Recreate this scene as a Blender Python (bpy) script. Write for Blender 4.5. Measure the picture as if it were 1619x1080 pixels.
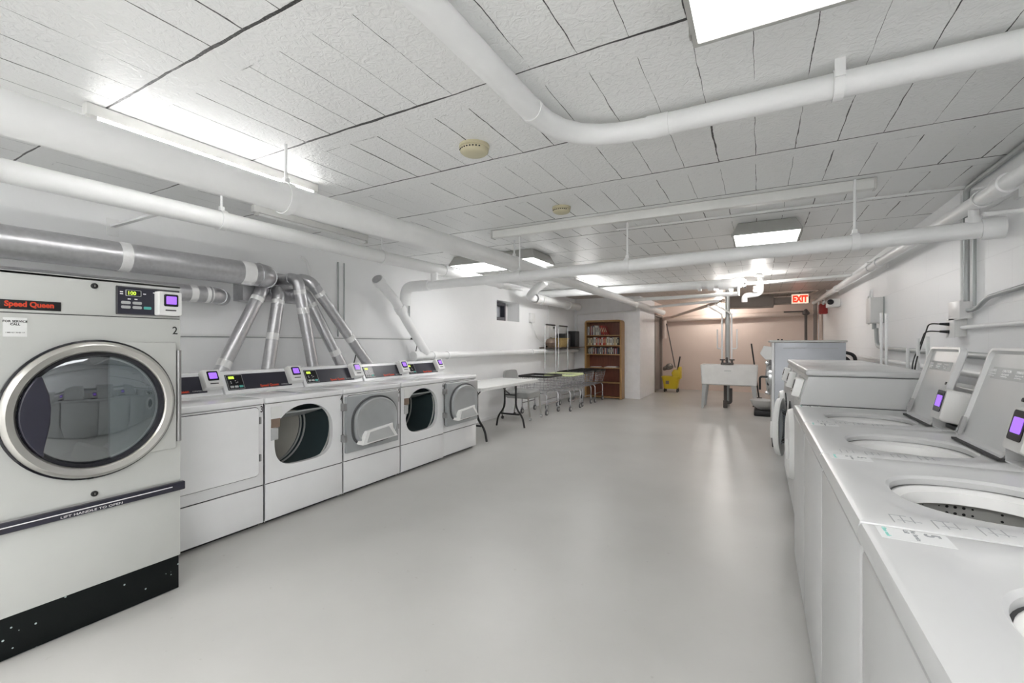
import bpy, bmesh, math, random
from mathutils import Vector, Matrix
from math import pi, sin, cos, radians, sqrt, atan2
random.seed(7)
SC = bpy.context.scene
C = SC.collection
for o in list(bpy.data.objects): bpy.data.objects.remove(o)

# ---------------------------------------------------------------- camera, world, exposure
cam = bpy.data.cameras.new('camera'); camo = bpy.data.objects.new('camera', cam); C.objects.link(camo)
cam.sensor_width = 36.0; cam.lens = 712.0/1619*36.0
camo.location = (0, 0, 1.307)
camo.rotation_euler = (pi/2, 0, math.atan(390.5/712.0))
cam.shift_y = 3.0/1619; cam.clip_start = 0.02; cam.clip_end = 100
SC.camera = camo
w = bpy.data.worlds.new('world'); SC.world = w; w.use_nodes = True
w.node_tree.nodes['Background'].inputs[0].default_value = (0.8, 0.85, 1, 1)
w.node_tree.nodes['Background'].inputs[1].default_value = 1.0
SC.view_settings.view_transform = 'Standard'; SC.view_settings.look = 'None'
SC.view_settings.gamma = 1; SC.view_settings.use_curve_mapping = False
SC.view_settings.exposure = 1.5
SC.cycles.diffuse_bounces = 12; SC.cycles.max_bounces = 16; SC.cycles.glossy_bounces = 5; SC.cycles.transparent_max_bounces = 12
LAMP = 5.2          # strength of the white diffusers

# ---------------------------------------------------------------- materials
def nt(name):
    m = bpy.data.materials.new(name); m.use_nodes = True
    return m, m.node_tree.nodes, m.node_tree.links, m.node_tree.nodes['Principled BSDF']
def mat(name, col, rough=0.5, metal=0.0, emit=None, es=0.0, noise=0.03, nscale=9.0, bump=0.0, bscale=60, coat=0.0, spec=0.5):
    m, N, L, b = nt(name)
    b.inputs['Roughness'].default_value = rough; b.inputs['Metallic'].default_value = metal
    b.inputs['Specular IOR Level'].default_value = spec
    if coat: b.inputs['Coat Weight'].default_value = coat; b.inputs['Coat Roughness'].default_value = 0.08
    tc = N.new('ShaderNodeTexCoord'); nz = N.new('ShaderNodeTexNoise'); nz.inputs['Scale'].default_value = nscale
    nz.inputs['Detail'].default_value = 4
    L.new(tc.outputs['Object'], nz.inputs['Vector'])
    mr = N.new('ShaderNodeMapRange'); mr.inputs[1].default_value = 0.3; mr.inputs[2].default_value = 0.7
    mr.inputs[3].default_value = 1-noise; mr.inputs[4].default_value = 1+noise
    L.new(nz.outputs['Fac'], mr.inputs[0])
    mx = N.new('ShaderNodeVectorMath'); mx.operation = 'SCALE'; mx.inputs[0].default_value = col[:3]
    L.new(mr.outputs[0], mx.inputs['Scale']); L.new(mx.outputs[0], b.inputs['Base Color'])
    if emit: b.inputs['Emission Color'].default_value = (*emit, 1); b.inputs['Emission Strength'].default_value = es
    if bump:
        n2 = N.new('ShaderNodeTexNoise'); n2.inputs['Scale'].default_value = bscale; L.new(tc.outputs['Object'], n2.inputs['Vector'])
        bp = N.new('ShaderNodeBump'); bp.inputs['Strength'].default_value = bump; bp.inputs['Distance'].default_value = 0.01
        L.new(n2.outputs['Fac'], bp.inputs['Height']); L.new(bp.outputs[0], b.inputs['Normal'])
    return m

def math_n(N, L, op, a, b=None, c=None):
    n = N.new('ShaderNodeMath'); n.operation = op
    for i, v in enumerate((a, b, c)):
        if v is None: continue
        if isinstance(v, (int, float)): n.inputs[i].default_value = v
        else: L.new(v, n.inputs[i])
    return n.outputs[0]

def ceiling_material(name, col):
    m, N, L, b = nt(name)
    b.inputs['Roughness'].default_value = 0.38
    tc = N.new('ShaderNodeTexCoord'); sp = N.new('ShaderNodeSeparateXYZ'); L.new(tc.outputs['Object'], sp.inputs[0])
    wob = N.new('ShaderNodeTexNoise'); wob.inputs['Scale'].default_value = 5; wob.inputs['Detail'].default_value = 6
    L.new(tc.outputs['Object'], wob.inputs['Vector'])
    wv = math_n(N, L, 'MULTIPLY', math_n(N, L, 'SUBTRACT', wob.outputs['Fac'], 0.5), 0.018)
    y = math_n(N, L, 'ADD', sp.outputs['Y'], wv); x = math_n(N, L, 'ADD', sp.outputs['X'], wv)
    fy = math_n(N, L, 'FRACT', math_n(N, L, 'DIVIDE', math_n(N, L, 'SUBTRACT', y, 0.945-0.695*20), 0.695))
    row = math_n(N, L, 'FLOOR', math_n(N, L, 'DIVIDE', math_n(N, L, 'SUBTRACT', y, 0.945-0.695*20), 0.695))
    fx = math_n(N, L, 'FRACT', math_n(N, L, 'DIVIDE', math_n(N, L, 'SUBTRACT', x, 0.18-0.198*50), 0.198))
    def band(f, centre, half):   # 1 inside |f-centre| < half
        return math_n(N, L, 'COMPARE', f, centre, half)
    # main joints: distance to 0/1
    d0 = math_n(N, L, 'MINIMUM', fy, math_n(N, L, 'SUBTRACT', 1.0, fy))
    br = N.new('ShaderNodeTexNoise'); br.inputs['Scale'].default_value = 2.3; br.inputs['Detail'].default_value = 7; br.inputs['Roughness'].default_value = 0.7
    L.new(tc.outputs['Object'], br.inputs['Vector'])
    def brk(lo, hi):
        r = N.new('ShaderNodeMapRange'); r.inputs[1].default_value = lo; r.inputs[2].default_value = hi
        L.new(br.outputs['Fac'], r.inputs[0]); return r.outputs[0]
    wmain = math_n(N, L, 'ADD', 0.0035, math_n(N, L, 'MULTIPLY', brk(0.35, 0.7), 0.010))
    main = math_n(N, L, 'LESS_THAN', d0, wmain)
    sec = math_n(N, L, 'MULTIPLY', band(fy, 0.19, 0.004), brk(0.55, 0.62))
    dx = math_n(N, L, 'MINIMUM', fx, math_n(N, L, 'SUBTRACT', 1.0, fx))
    # per-joint strength: white noise on (column,row)
    col_i = math_n(N, L, 'ROUND', math_n(N, L, 'DIVIDE', math_n(N, L, 'SUBTRACT', x, 0.18-0.198*50), 0.198))
    cb = N.new('ShaderNodeCombineXYZ'); L.new(col_i, cb.inputs[0]); L.new(row, cb.inputs[1])
    wn = N.new('ShaderNodeTexWhiteNoise'); wn.noise_dimensions = '2D'; L.new(cb.outputs[0], wn.inputs['Vector'])
    wj = math_n(N, L, 'MULTIPLY', 0.021, math_n(N, L, 'MULTIPLY', brk(0.38, 0.62), math_n(N, L, 'ADD', 0.25, wn.outputs['Value'])))
    inblk = math_n(N, L, 'GREATER_THAN', fy, 0.19)
    jx = math_n(N, L, 'MULTIPLY', math_n(N, L, 'LESS_THAN', dx, wj), inblk)
    mask = math_n(N, L, 'MAXIMUM', math_n(N, L, 'MAXIMUM', main, math_n(N, L, 'MULTIPLY', sec, 0.6)), jx)
    mask = math_n(N, L, 'MINIMUM', mask, 1.0)
    mx = N.new('ShaderNodeMix'); mx.data_type = 'RGBA'; L.new(mask, mx.inputs[0])
    mx.inputs[6].default_value = (*col, 1); mx.inputs[7].default_value = (0.045, 0.045, 0.045, 1)
    L.new(mx.outputs[2], b.inputs['Base Color'])
    n2 = N.new('ShaderNodeTexNoise'); n2.inputs['Scale'].default_value = 30; n2.inputs['Detail'].default_value = 5; n2.inputs['Distortion'].default_value = 1.4
    L.new(tc.outputs['Object'], n2.inputs['Vector'])
    h = math_n(N, L, 'SUBTRACT', math_n(N, L, 'MULTIPLY', n2.outputs['Fac'], 0.45), math_n(N, L, 'MULTIPLY', mask, 1.0))
    bp = N.new('ShaderNodeBump'); bp.inputs['Strength'].default_value = 0.9; bp.inputs['Distance'].default_value = 0.015
    L.new(h, bp.inputs['Height']); L.new(bp.outputs[0], b.inputs['Normal'])
    return m

def block_wall(name, col, groove=0.5, plane='YZ', bw=0.40, bh=0.20, depth=0.5):
    m, N, L, b = nt(name); b.inputs['Roughness'].default_value = 0.45
    tc = N.new('ShaderNodeTexCoord'); sp = N.new('ShaderNodeSeparateXYZ'); L.new(tc.outputs['Object'], sp.inputs[0])
    cb = N.new('ShaderNodeCombineXYZ'); L.new(sp.outputs['Y' if plane == 'YZ' else 'X'], cb.inputs[0]); L.new(sp.outputs['Z'], cb.inputs[1])
    bk = N.new('ShaderNodeTexBrick'); L.new(cb.outputs[0], bk.inputs['Vector'])
    bk.inputs['Scale'].default_value = 1; bk.inputs['Brick Width'].default_value = bw; bk.inputs['Row Height'].default_value = bh
    bk.inputs['Mortar Size'].default_value = 0.004; bk.inputs['Mortar Smooth'].default_value = 0.6
    c2 = tuple(c*(1-0.16*groove) for c in col)
    bk.inputs['Color1'].default_value = (*col, 1); bk.inputs['Color2'].default_value = (*col, 1); bk.inputs['Mortar'].default_value = (*c2, 1)
    L.new(bk.outputs['Color'], b.inputs['Base Color'])
    nz = N.new('ShaderNodeTexNoise'); nz.inputs['Scale'].default_value = 30; nz.inputs['Detail'].default_value = 4; L.new(tc.outputs['Object'], nz.inputs['Vector'])
    h = math_n(N, L, 'SUBTRACT', math_n(N, L, 'MULTIPLY', nz.outputs['Fac'], 0.3), math_n(N, L, 'MULTIPLY', bk.outputs['Fac'], groove))
    bp = N.new('ShaderNodeBump'); bp.inputs['Strength'].default_value = depth; bp.inputs['Distance'].default_value = 0.006
    L.new(h, bp.inputs['Height']); L.new(bp.outputs[0], b.inputs['Normal'])
    return m

def floor_material():
    m, N, L, b = nt('painted_floor')
    tc = N.new('ShaderNodeTexCoord'); nz = N.new('ShaderNodeTexNoise'); nz.inputs['Scale'].default_value = 1.1; nz.inputs['Detail'].default_value = 6
    L.new(tc.outputs['Object'], nz.inputs['Vector'])
    cr = N.new('ShaderNodeValToRGB'); cr.color_ramp.elements[0].position = 0.3; cr.color_ramp.elements[1].position = 0.7
    cr.color_ramp.elements[0].color = (0.465, 0.461, 0.444, 1); cr.color_ramp.elements[1].color = (0.525, 0.521, 0.503, 1)
    L.new(nz.outputs['Fac'], cr.inputs[0])
    # small scuffs
    vo = N.new('ShaderNodeTexNoise'); vo.inputs['Scale'].default_value = 23; vo.inputs['Detail'].default_value = 3; L.new(tc.outputs['Object'], vo.inputs['Vector'])
    sm = N.new('ShaderNodeMapRange'); sm.inputs[1].default_value = 0.71; sm.inputs[2].default_value = 0.76; sm.inputs[4].default_value = 0.35; L.new(vo.outputs['Fac'], sm.inputs[0])
    mx = N.new('ShaderNodeMix'); mx.data_type = 'RGBA'; L.new(sm.outputs[0], mx.inputs[0]); L.new(cr.outputs[0], mx.inputs[6]); mx.inputs[7].default_value = (0.3, 0.29, 0.27, 1)
    L.new(mx.outputs[2], b.inputs['Base Color'])
    b.inputs['Roughness'].default_value = 0.36; b.inputs['Specular IOR Level'].default_value = 0.5
    n2 = N.new('ShaderNodeTexNoise'); n2.inputs['Scale'].default_value = 4; n2.inputs['Detail'].default_value = 3; L.new(tc.outputs['Object'], n2.inputs['Vector'])
    bp = N.new('ShaderNodeBump'); bp.inputs['Strength'].default_value = 0.12; bp.inputs['Distance'].default_value = 0.02
    L.new(n2.outputs['Fac'], bp.inputs['Height']); L.new(bp.outputs[0], b.inputs['Normal'])
    return m

def wood_material(name, c1, c2):
    m, N, L, b = nt(name)
    tc = N.new('ShaderNodeTexCoord'); mp = N.new('ShaderNodeMapping'); mp.inputs['Scale'].default_value = (14, 14, 1.2); L.new(tc.outputs['Object'], mp.inputs[0])
    nz = N.new('ShaderNodeTexNoise'); nz.inputs['Scale'].default_value = 3; nz.inputs['Detail'].default_value = 5; L.new(mp.outputs[0], nz.inputs['Vector'])
    cr = N.new('ShaderNodeValToRGB'); cr.color_ramp.elements[0].color = (*c1, 1); cr.color_ramp.elements[1].color = (*c2, 1)
    cr.color_ramp.elements[0].position = 0.3; cr.color_ramp.elements[1].position = 0.7
    L.new(nz.outputs['Fac'], cr.inputs[0]); L.new(cr.outputs[0], b.inputs['Base Color']); b.inputs['Roughness'].default_value = 0.4
    return m

def galv_material():
    m, N, L, b = nt('galvanised_steel')
    tc = N.new('ShaderNodeTexCoord'); vo = N.new('ShaderNodeTexVoronoi'); vo.inputs['Scale'].default_value = 40; L.new(tc.outputs['Object'], vo.inputs['Vector'])
    cr = N.new('ShaderNodeMapRange'); cr.inputs[3].default_value = 0.52; cr.inputs[4].default_value = 0.60; L.new(vo.outputs['Distance'], cr.inputs[0])
    cb = N.new('ShaderNodeCombineColor'); L.new(cr.outputs[0], cb.inputs[0]); L.new(cr.outputs[0], cb.inputs[1])
    L.new(math_n(N, L, 'MULTIPLY', cr.outputs[0], 1.03), cb.inputs[2]); L.new(cb.outputs[0], b.inputs['Base Color'])
    b.inputs['Metallic'].default_value = 0.85
    nz = N.new('ShaderNodeTexNoise'); nz.inputs['Scale'].default_value = 6; L.new(tc.outputs['Object'], nz.inputs['Vector'])
    mr = N.new('ShaderNodeMapRange'); mr.inputs[3].default_value = 0.25; mr.inputs[4].default_value = 0.45; L.new(nz.outputs['Fac'], mr.inputs[0]); L.new(mr.outputs[0], b.inputs['Roughness'])
    return m

def perf_material():
    m, N, L, b = nt('perforated_steel')
    tc = N.new('ShaderNodeTexCoord'); sp = N.new('ShaderNodeSeparateXYZ'); L.new(tc.outputs['Object'], sp.inputs[0])
    vo = N.new('ShaderNodeTexVoronoi'); vo.inputs['Scale'].default_value = 55; vo.inputs['Randomness'].default_value = 0.0; L.new(tc.outputs['Object'], vo.inputs['Vector'])
    lt = math_n(N, L, 'LESS_THAN', vo.outputs['Distance'], 0.22)
    mx = N.new('ShaderNodeMix'); mx.data_type = 'RGBA'; L.new(lt, mx.inputs[0]); mx.inputs[6].default_value = (0.55, 0.55, 0.53, 1); mx.inputs[7].default_value = (0.03, 0.03, 0.03, 1)
    L.new(mx.outputs[2], b.inputs['Base Color']); b.inputs['Metallic'].default_value = 0.6; b.inputs['Roughness'].default_value = 0.35
    return m

def speckle_material():
    m, N, L, b = nt('speckled_black')
    tc = N.new('ShaderNodeTexCoord'); vo = N.new('ShaderNodeTexVoronoi'); vo.inputs['Scale'].default_value = 22; L.new(tc.outputs['Object'], vo.inputs['Vector'])
    lt = math_n(N, L, 'LESS_THAN', vo.outputs['Distance'], 0.09)
    mx = N.new('ShaderNodeMix'); mx.data_type = 'RGBA'; L.new(lt, mx.inputs[0]); mx.inputs[6].default_value = (0.006, 0.008, 0.008, 1); mx.inputs[7].default_value = (0.5, 0.6, 0.58, 1)
    L.new(mx.outputs[2], b.inputs['Base Color']); b.inputs['Roughness'].default_value = 0.35; b.inputs['Specular IOR Level'].default_value = 0.15
    return m

def glass_material(name, tint=(0.75, 0.8, 0.82), refl=0.35):
    m, N, L, b = nt(name)
    out = N['Material Output'] if 'Material Output' in N else [n for n in N if n.type == 'OUTPUT_MATERIAL'][0]
    tr = N.new('ShaderNodeBsdfTransparent'); tr.inputs[0].default_value = (*tint, 1)
    gl = N.new('ShaderNodeBsdfGlossy'); gl.inputs['Roughness'].default_value = 0.03; gl.inputs[0].default_value = (0.95, 0.97, 1, 1)
    fr = N.new('ShaderNodeFresnel'); fr.inputs[0].default_value = 1.5
    f2 = math_n(N, L, 'MAXIMUM', fr.outputs[0], refl)
    mx = N.new('ShaderNodeMixShader'); L.new(f2, mx.inputs[0]); L.new(tr.outputs[0], mx.inputs[1]); L.new(gl.outputs[0], mx.inputs[2])
    L.new(mx.outputs[0], out.inputs[0])
    return m

M = {}
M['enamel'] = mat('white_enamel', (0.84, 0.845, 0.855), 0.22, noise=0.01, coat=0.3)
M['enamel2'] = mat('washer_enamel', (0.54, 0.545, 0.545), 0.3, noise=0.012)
M['cream'] = mat('cream_enamel', (0.53, 0.54, 0.52), 0.3, noise=0.012)
M['bluegrey'] = mat('bluegrey_steel', (0.50, 0.52, 0.56), 0.35, metal=0.25, noise=0.02)
M['navy'] = mat('navy_panel', (0.022, 0.022, 0.036), 0.3)
M['black'] = mat('black_plastic', (0.012, 0.012, 0.013), 0.4)
M['blackgloss'] = mat('black_gloss', (0.01, 0.01, 0.014), 0.12)
M['seam'] = mat('dark_seam', (0.05, 0.05, 0.05), 0.8)
M['rubber'] = mat('grey_rubber', (0.09, 0.09, 0.095), 0.6)
M['whiteplastic'] = mat('white_plastic', (0.78, 0.78, 0.77), 0.35)
M['greyplastic'] = mat('pale_grey_plastic', (0.58, 0.575, 0.56), 0.4)
M['purple'] = mat('purple_screen', (0.2, 0.08, 0.5), 0.3, emit=(0.30, 0.13, 0.85), es=.42)
M['green'] = mat('green_digits', (0.3, 0.5, 0.05), 0.3, emit=(0.65, 0.9, 0.08), es=0.33)
M['teal'] = mat('teal_button', (0.1, 0.45, 0.4), 0.4)
M['red'] = mat('red_lettering', (0.65, 0.06, 0.02), 0.5)
M['redbox'] = mat('red_box', (0.35, 0.02, 0.02), 0.45)
M['white'] = mat('white_lettering', (0.8, 0.8, 0.8), 0.5)
M['ink'] = mat('black_ink', (0.02, 0.02, 0.02), 0.6)
M['greyink'] = mat('grey_ink', (0.3, 0.31, 0.32), 0.6)
M['tealink'] = mat('teal_ink', (0.25, 0.55, 0.5), 0.6)
M['paper'] = mat('sticker_paper', (0.74, 0.75, 0.74), 0.5)
M['deckpaper'] = mat('deck_sticker', (0.70, 0.71, 0.71), 0.4)
M['brownlabel'] = mat('brown_label', (0.22, 0.16, 0.12), 0.6)
M['greylabel'] = mat('grey_label', (0.45, 0.46, 0.46), 0.6)
M['ring'] = mat('brushed_ring', (0.56, 0.55, 0.52), 0.28, metal=0.75)
M['chrome'] = mat('chrome', (0.62, 0.63, 0.64), 0.16, metal=1.0, noise=0.0)
M['wire'] = mat('wire_chrome', (0.5, 0.5, 0.52), 0.25, metal=0.9, noise=0.0)
M['doorinner'] = mat('grey_door_lining', (0.40, 0.42, 0.43), 0.3, metal=0.35)
M['dish'] = mat('grey_dish', (0.46, 0.48, 0.49), 0.28, metal=0.3)
M['hinge'] = mat('hinge_steel', (0.35, 0.35, 0.35), 0.35, metal=0.7)
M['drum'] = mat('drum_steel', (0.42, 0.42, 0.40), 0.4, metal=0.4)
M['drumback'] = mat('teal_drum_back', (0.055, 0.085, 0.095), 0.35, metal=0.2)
M['drumcream'] = mat('cream_drum_back', (0.62, 0.60, 0.54), 0.4, metal=0.1)
M['baffle'] = mat('pale_baffle', (0.6, 0.62, 0.6), 0.4)
M['galv'] = galv_material(); M['perf'] = perf_material(); M['speckle'] = speckle_material()
M['tape'] = mat('foil_tape', (0.80, 0.80, 0.80), 0.45, metal=0.15, bump=0.2)
M['pipe'] = mat('painted_pipe', (0.82, 0.825, 0.825), 0.38, noise=0.03, nscale=5, bump=0.12, bscale=25)
M['pipebeige'] = mat('beige_pipe', (0.60, 0.50, 0.44), 0.45)
M['conduit'] = mat('grey_conduit', (0.42, 0.44, 0.44), 0.4, metal=0.3)
M['iron'] = mat('dark_iron', (0.09, 0.08, 0.075), 0.6)
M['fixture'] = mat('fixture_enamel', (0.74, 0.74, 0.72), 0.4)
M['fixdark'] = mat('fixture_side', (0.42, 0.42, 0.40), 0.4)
M['lamp'] = mat('lit_diffuser', (0.9, 0.9, 0.9), 0.5, emit=(1.0, 0.99, 0.98), es=LAMP)
M['tube'] = mat('lit_tube', (0.9, 0.9, 0.9), 0.5, emit=(1.0, 0.99, 0.97), es=16.0)
M['warm'] = mat('lit_bulb', (0.9, 0.9, 0.9), 0.5, emit=(1.0, 0.95, 0.9), es=150.0)
M['floor'] = floor_material()
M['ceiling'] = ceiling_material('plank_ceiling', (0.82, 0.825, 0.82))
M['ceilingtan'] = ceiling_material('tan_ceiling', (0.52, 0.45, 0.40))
M['wallr'] = block_wall('painted_block_wall', (0.86, 0.865, 0.875), 0.35, bw=.62, bh=.31, depth=.3)
M['walll'] = mat('smooth_painted_wall', (0.88, 0.885, 0.89), 0.42, noise=0.02, nscale=1.5, bump=0.15, bscale=14)
M['wallb'] = mat('beige_painted_wall', (0.74, 0.62, 0.55), 0.5, noise=0.03, nscale=1.6, bump=0.2, bscale=12)
M['wallp'] = mat('partition_paint', (0.83, 0.835, 0.85), 0.45)
M['doorbrown'] = mat('taupe_door_paint', (0.27, 0.235, 0.21), 0.5)
M['oak'] = wood_material('oak_wood', (0.30, 0.16, 0.055), (0.42, 0.25, 0.10))
M['cherry'] = wood_material('cherry_back', (0.13, 0.03, 0.016), (0.19, 0.055, 0.025))
M['darkwood'] = wood_material('dark_shelf_wood', (0.06, 0.04, 0.03), (0.10, 0.07, 0.05))
M['wicker'] = mat('wicker', (0.45, 0.32, 0.13), 0.7, noise=0.25, nscale=60, bump=0.8, bscale=90)
M['yellow'] = mat('yellow_plastic', (0.62, 0.46, 0.015), 0.4)
M['lime'] = mat('pale_lime_liner', (0.68, 0.74, 0.42), 0.5)
M['vinyl'] = mat('grey_vinyl', (0.33, 0.335, 0.33), 0.45)
M['chairmetal'] = mat('chair_metal', (0.32, 0.31, 0.28), 0.4, metal=0.4)
M['tabletop'] = mat('white_table_plastic', (0.76, 0.765, 0.75), 0.4)
M['mop'] = mat('mop_yarn', (0.2, 0.18, 0.16), 0.9, noise=0.4, nscale=50, bump=1, bscale=60)
M['detector'] = mat('aged_ivory_plastic', (0.56, 0.52, 0.36), 0.5)
M['glass'] = glass_material('door_glass', (0.62, 0.66, 0.68), 0.2)
M['glassdark'] = glass_material('dark_glass', (0.35, 0.36, 0.38), 0.15)
M['exitface'] = mat('exit_face', (0.9, 0.75, 0.65), 0.5, emit=(1.0, 0.62, 0.45), es=0.36)
M['exitred'] = mat('exit_letters', (0.8, 0.08, 0.03), 0.5, emit=(0.9, 0.03, 0.01), es=0.33)

# ---------------------------------------------------------------- mesh helpers
def frame(d):
    d = Vector(d).normalized(); up = Vector((0, 0, 1)) if abs(d.z) < 0.95 else Vector((0, 1, 0))
    s = d.cross(up).normalized(); return s, s.cross(d).normalized()
class MB:
    def __init__(s): s.bm = bmesh.new()
    def box(s, x0, x1, y0, y1, z0, z1, bev=0, seg=2):
        v = [s.bm.verts.new(p) for p in ((x0,y0,z0),(x1,y0,z0),(x1,y1,z0),(x0,y1,z0),(x0,y0,z1),(x1,y0,z1),(x1,y1,z1),(x0,y1,z1))]
        fs = [s.bm.faces.new([v[i] for i in f]) for f in ((0,3,2,1),(4,5,6,7),(0,1,5,4),(1,2,6,5),(2,3,7,6),(3,0,4,7))]
        if bev:
            es = {e for f in fs for e in f.edges}
            bmesh.ops.bevel(s.bm, geom=list(es), offset=bev, segments=seg, profile=0.5, affect='EDGES', clamp_overlap=True)
        return s
    def ring(s, pts): return [s.bm.verts.new(p) for p in pts]
    def loft(s, loops, caps=(True, True), closed=True):
        R = [s.ring(l) for l in loops]; n = len(R[0])
        for a, b in zip(R, R[1:]):
            for i in range(n if closed else n-1):
                j = (i+1) % n
                try: s.bm.faces.new((a[i], a[j], b[j], b[i]))
                except ValueError: pass
        if caps[0]: s.bm.faces.new(R[0][::-1])
        if caps[1]: s.bm.faces.new(R[-1])
        return s
    def torus(s, loops):   # closed sequence of loops
        R = [s.ring(l) for l in loops]; n = len(R[0])
        for a, b in zip(R, R[1:]+R[:1]):
            for i in range(n): s.bm.faces.new((a[i], a[(i+1)%n], b[(i+1)%n], b[i]))
        return s
    def cyl(s, p0, p1, r, seg=20, r2=None, caps=True):
        p0, p1 = Vector(p0), Vector(p1); u, v = frame(p1-p0); r2 = r if r2 is None else r2
        A = [p0+(u*cos(t)+v*sin(t))*r for t in [2*pi*i/seg for i in range(seg)]]
        B = [p1+(u*cos(t)+v*sin(t))*r2 for t in [2*pi*i/seg for i in range(seg)]]
        return s.loft([A, B], (caps, caps))
    def tube(s, pts, r, seg=16, caps=True, closed=False):
        pts = [Vector(p) for p in pts]; n = len(pts); loops = []; u = None
        for i, p in enumerate(pts):
            if closed: d = (pts[(i+1)%n]-pts[i-1])
            else: d = pts[min(i+1, n-1)]-pts[max(i-1, 0)]
            d.normalize()
            if u is None: u, v = frame(d)
            else:
                u = (u-d*u.dot(d)).normalized(); v = u.cross(d).normalized() * 1
            rr = r[i] if isinstance(r, (list, tuple)) else r
            loops.append([p+(u*cos(t)+v*sin(t))*rr for t in [2*pi*k/seg for k in range(seg)]])
        # make v handedness constant
        if closed: return s.torus(loops)
        return s.loft(loops, (caps, caps))
    def lathe(s, prof, org, axis=(0,0,1), seg=32):
        org = Vector(org); a = Vector(axis).normalized(); u, v = frame(a)
        loops = [[org+a*h+(u*cos(t)+v*sin(t))*max(r, 1e-4) for t in [2*pi*k/seg for k in range(seg)]] for r, h in prof]
        return s.loft(loops)
    def prism(s, poly, fn, d0, d1):
        return s.loft([[fn(p[0], p[1], d0) for p in poly], [fn(p[0], p[1], d1) for p in poly]])
def obj(name, mb, m, parent=None, smooth=True, bevel=0):
    bm = mb.bm
    bmesh.ops.recalc_face_normals(bm, faces=bm.faces)
    base = Vector((0,0,0)); p = parent
    while p is not None:
        base = base + p.location; p = p.parent
    if parent is not None: bmesh.ops.translate(bm, verts=bm.verts, vec=-base)
    me = bpy.data.meshes.new(name); bm.to_mesh(me); bm.free()
    if parent is None:
        # put the origin at the base centre
        xs = [v.co for v in me.vertices]
        c = Vector(((min(v.x for v in xs)+max(v.x for v in xs))/2, (min(v.y for v in xs)+max(v.y for v in xs))/2, min(v.z for v in xs)))
        if name in KEEP: c = Vector((0,0,0))
        me.transform(Matrix.Translation(-c))
    else: c = Vector((0,0,0))
    me.materials.append(M[m] if isinstance(m, str) else m)
    o = bpy.data.objects.new(name, me); C.objects.link(o); o.location = c
    if parent is not None: o.parent = parent
    if smooth:
        for f in me.polygons: f.use_smooth = True
        try: me.set_sharp_from_angle(angle=radians(38))
        except Exception: pass
    if bevel:
        b = o.modifiers.new('bevel', 'BEVEL'); b.width = bevel; b.segments = 2; b.limit_method = 'ANGLE'; b.angle_limit = radians(50)
    return o
KEEP = {'ceiling', 'floor', 'wall_left', 'wall_right', 'wall_back', 'wall_near', 'wall_partition', 'ceiling_far'}
def thing(name, label, cat, loc, group=None):
    o = bpy.data.objects.new(name, None); C.objects.link(o); o.location = loc; o.empty_display_size = 0.1
    o['label'] = label; o['category'] = cat
    if group: o['group'] = group
    return o
def tag(o, label, cat, group=None):
    o['label'] = label; o['category'] = cat
    if group: o['group'] = group
    return o
def struct(name, mb, m, **k):
    o = obj(name, mb, m, **k); o['kind'] = 'structure'; return o
def copy_tree(o, parent=None):
    c = o.copy(); C.objects.link(c)
    if parent is not None: c.parent = parent
    for ch in list(o.children): copy_tree(ch, c)
    return c
def dup(o, loc, label=None, rz=None):
    c = copy_tree(o); c.location = loc
    if label: c['label'] = label
    if rz is not None: c.rotation_euler = (0, 0, rz)
    return c
def text(name, body, size, m, mtx, parent, bold=0.0, ext=0.0006, sx=1.0, align='LEFT'):
    cu = bpy.data.curves.new('t', 'FONT'); cu.body = body; cu.size = size; cu.extrude = ext; cu.offset = bold*size
    cu.align_x = align; cu.resolution_u = 3
    to = bpy.data.objects.new('t', cu); C.objects.link(to)
    me = bpy.data.meshes.new_from_object(to.evaluated_get(bpy.context.evaluated_depsgraph_get()))
    bpy.data.objects.remove(to); bpy.data.curves.remove(cu)
    base = Vector((0,0,0)); p = parent
    while p is not None: base = base+p.location; p = p.parent
    me.transform(Matrix.Translation(-base) @ mtx @ Matrix.Diagonal((sx, 1, 1, 1)))
    me.materials.clear(); me.materials.append(M[m]); me.name = name
    o = bpy.data.objects.new(name, me); C.objects.link(o); o.parent = parent
    return o
def mplane(org, xdir, ydir):
    x = Vector(xdir).normalized(); y = Vector(ydir).normalized(); z = x.cross(y)
    m = Matrix((x, y, z)).transposed().to_4x4(); m.translation = Vector(org); return m
def arc_path(pts, rad, n=6):
    """polyline with rounded corners"""
    P = [Vector(p) for p in pts]; out = [P[0]]
    for i in range(1, len(P)-1):
        a = (P[i-1]-P[i]); b = (P[i+1]-P[i]); r = min(rad, a.length*0.49, b.length*0.49)
        a.normalize(); b.normalize(); p0 = P[i]+a*r; p1 = P[i]+b*r
        for k in range(n+1):
            t = k/n; out.append(p0*(1-t)**2+P[i]*2*t*(1-t)+p1*t*t)
    out.append(P[-1]); return out
def angs(n=64): return [2*pi*(i+0.5)/n for i in range(n)]
def rect_ray(t, cx, cy, x0, x1, y0, y1):
    dx, dy = cos(t), sin(t); k = 1e9
    if dx > 1e-9: k = min(k, (x1-cx)/dx)
    if dx < -1e-9: k = min(k, (x0-cx)/dx)
    if dy > 1e-9: k = min(k, (y1-cy)/dy)
    if dy < -1e-9: k = min(k, (y0-cy)/dy)
    return (cx+dx*k, cy+dy*k)
def rect_angs(cx, cy, x0, x1, y0, y1, n=56):
    A = angs(n)+[atan2(y-cy, x-cx) % (2*pi) for x in (x0, x1) for y in (y0, y1)]
    return sorted(A)
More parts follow.
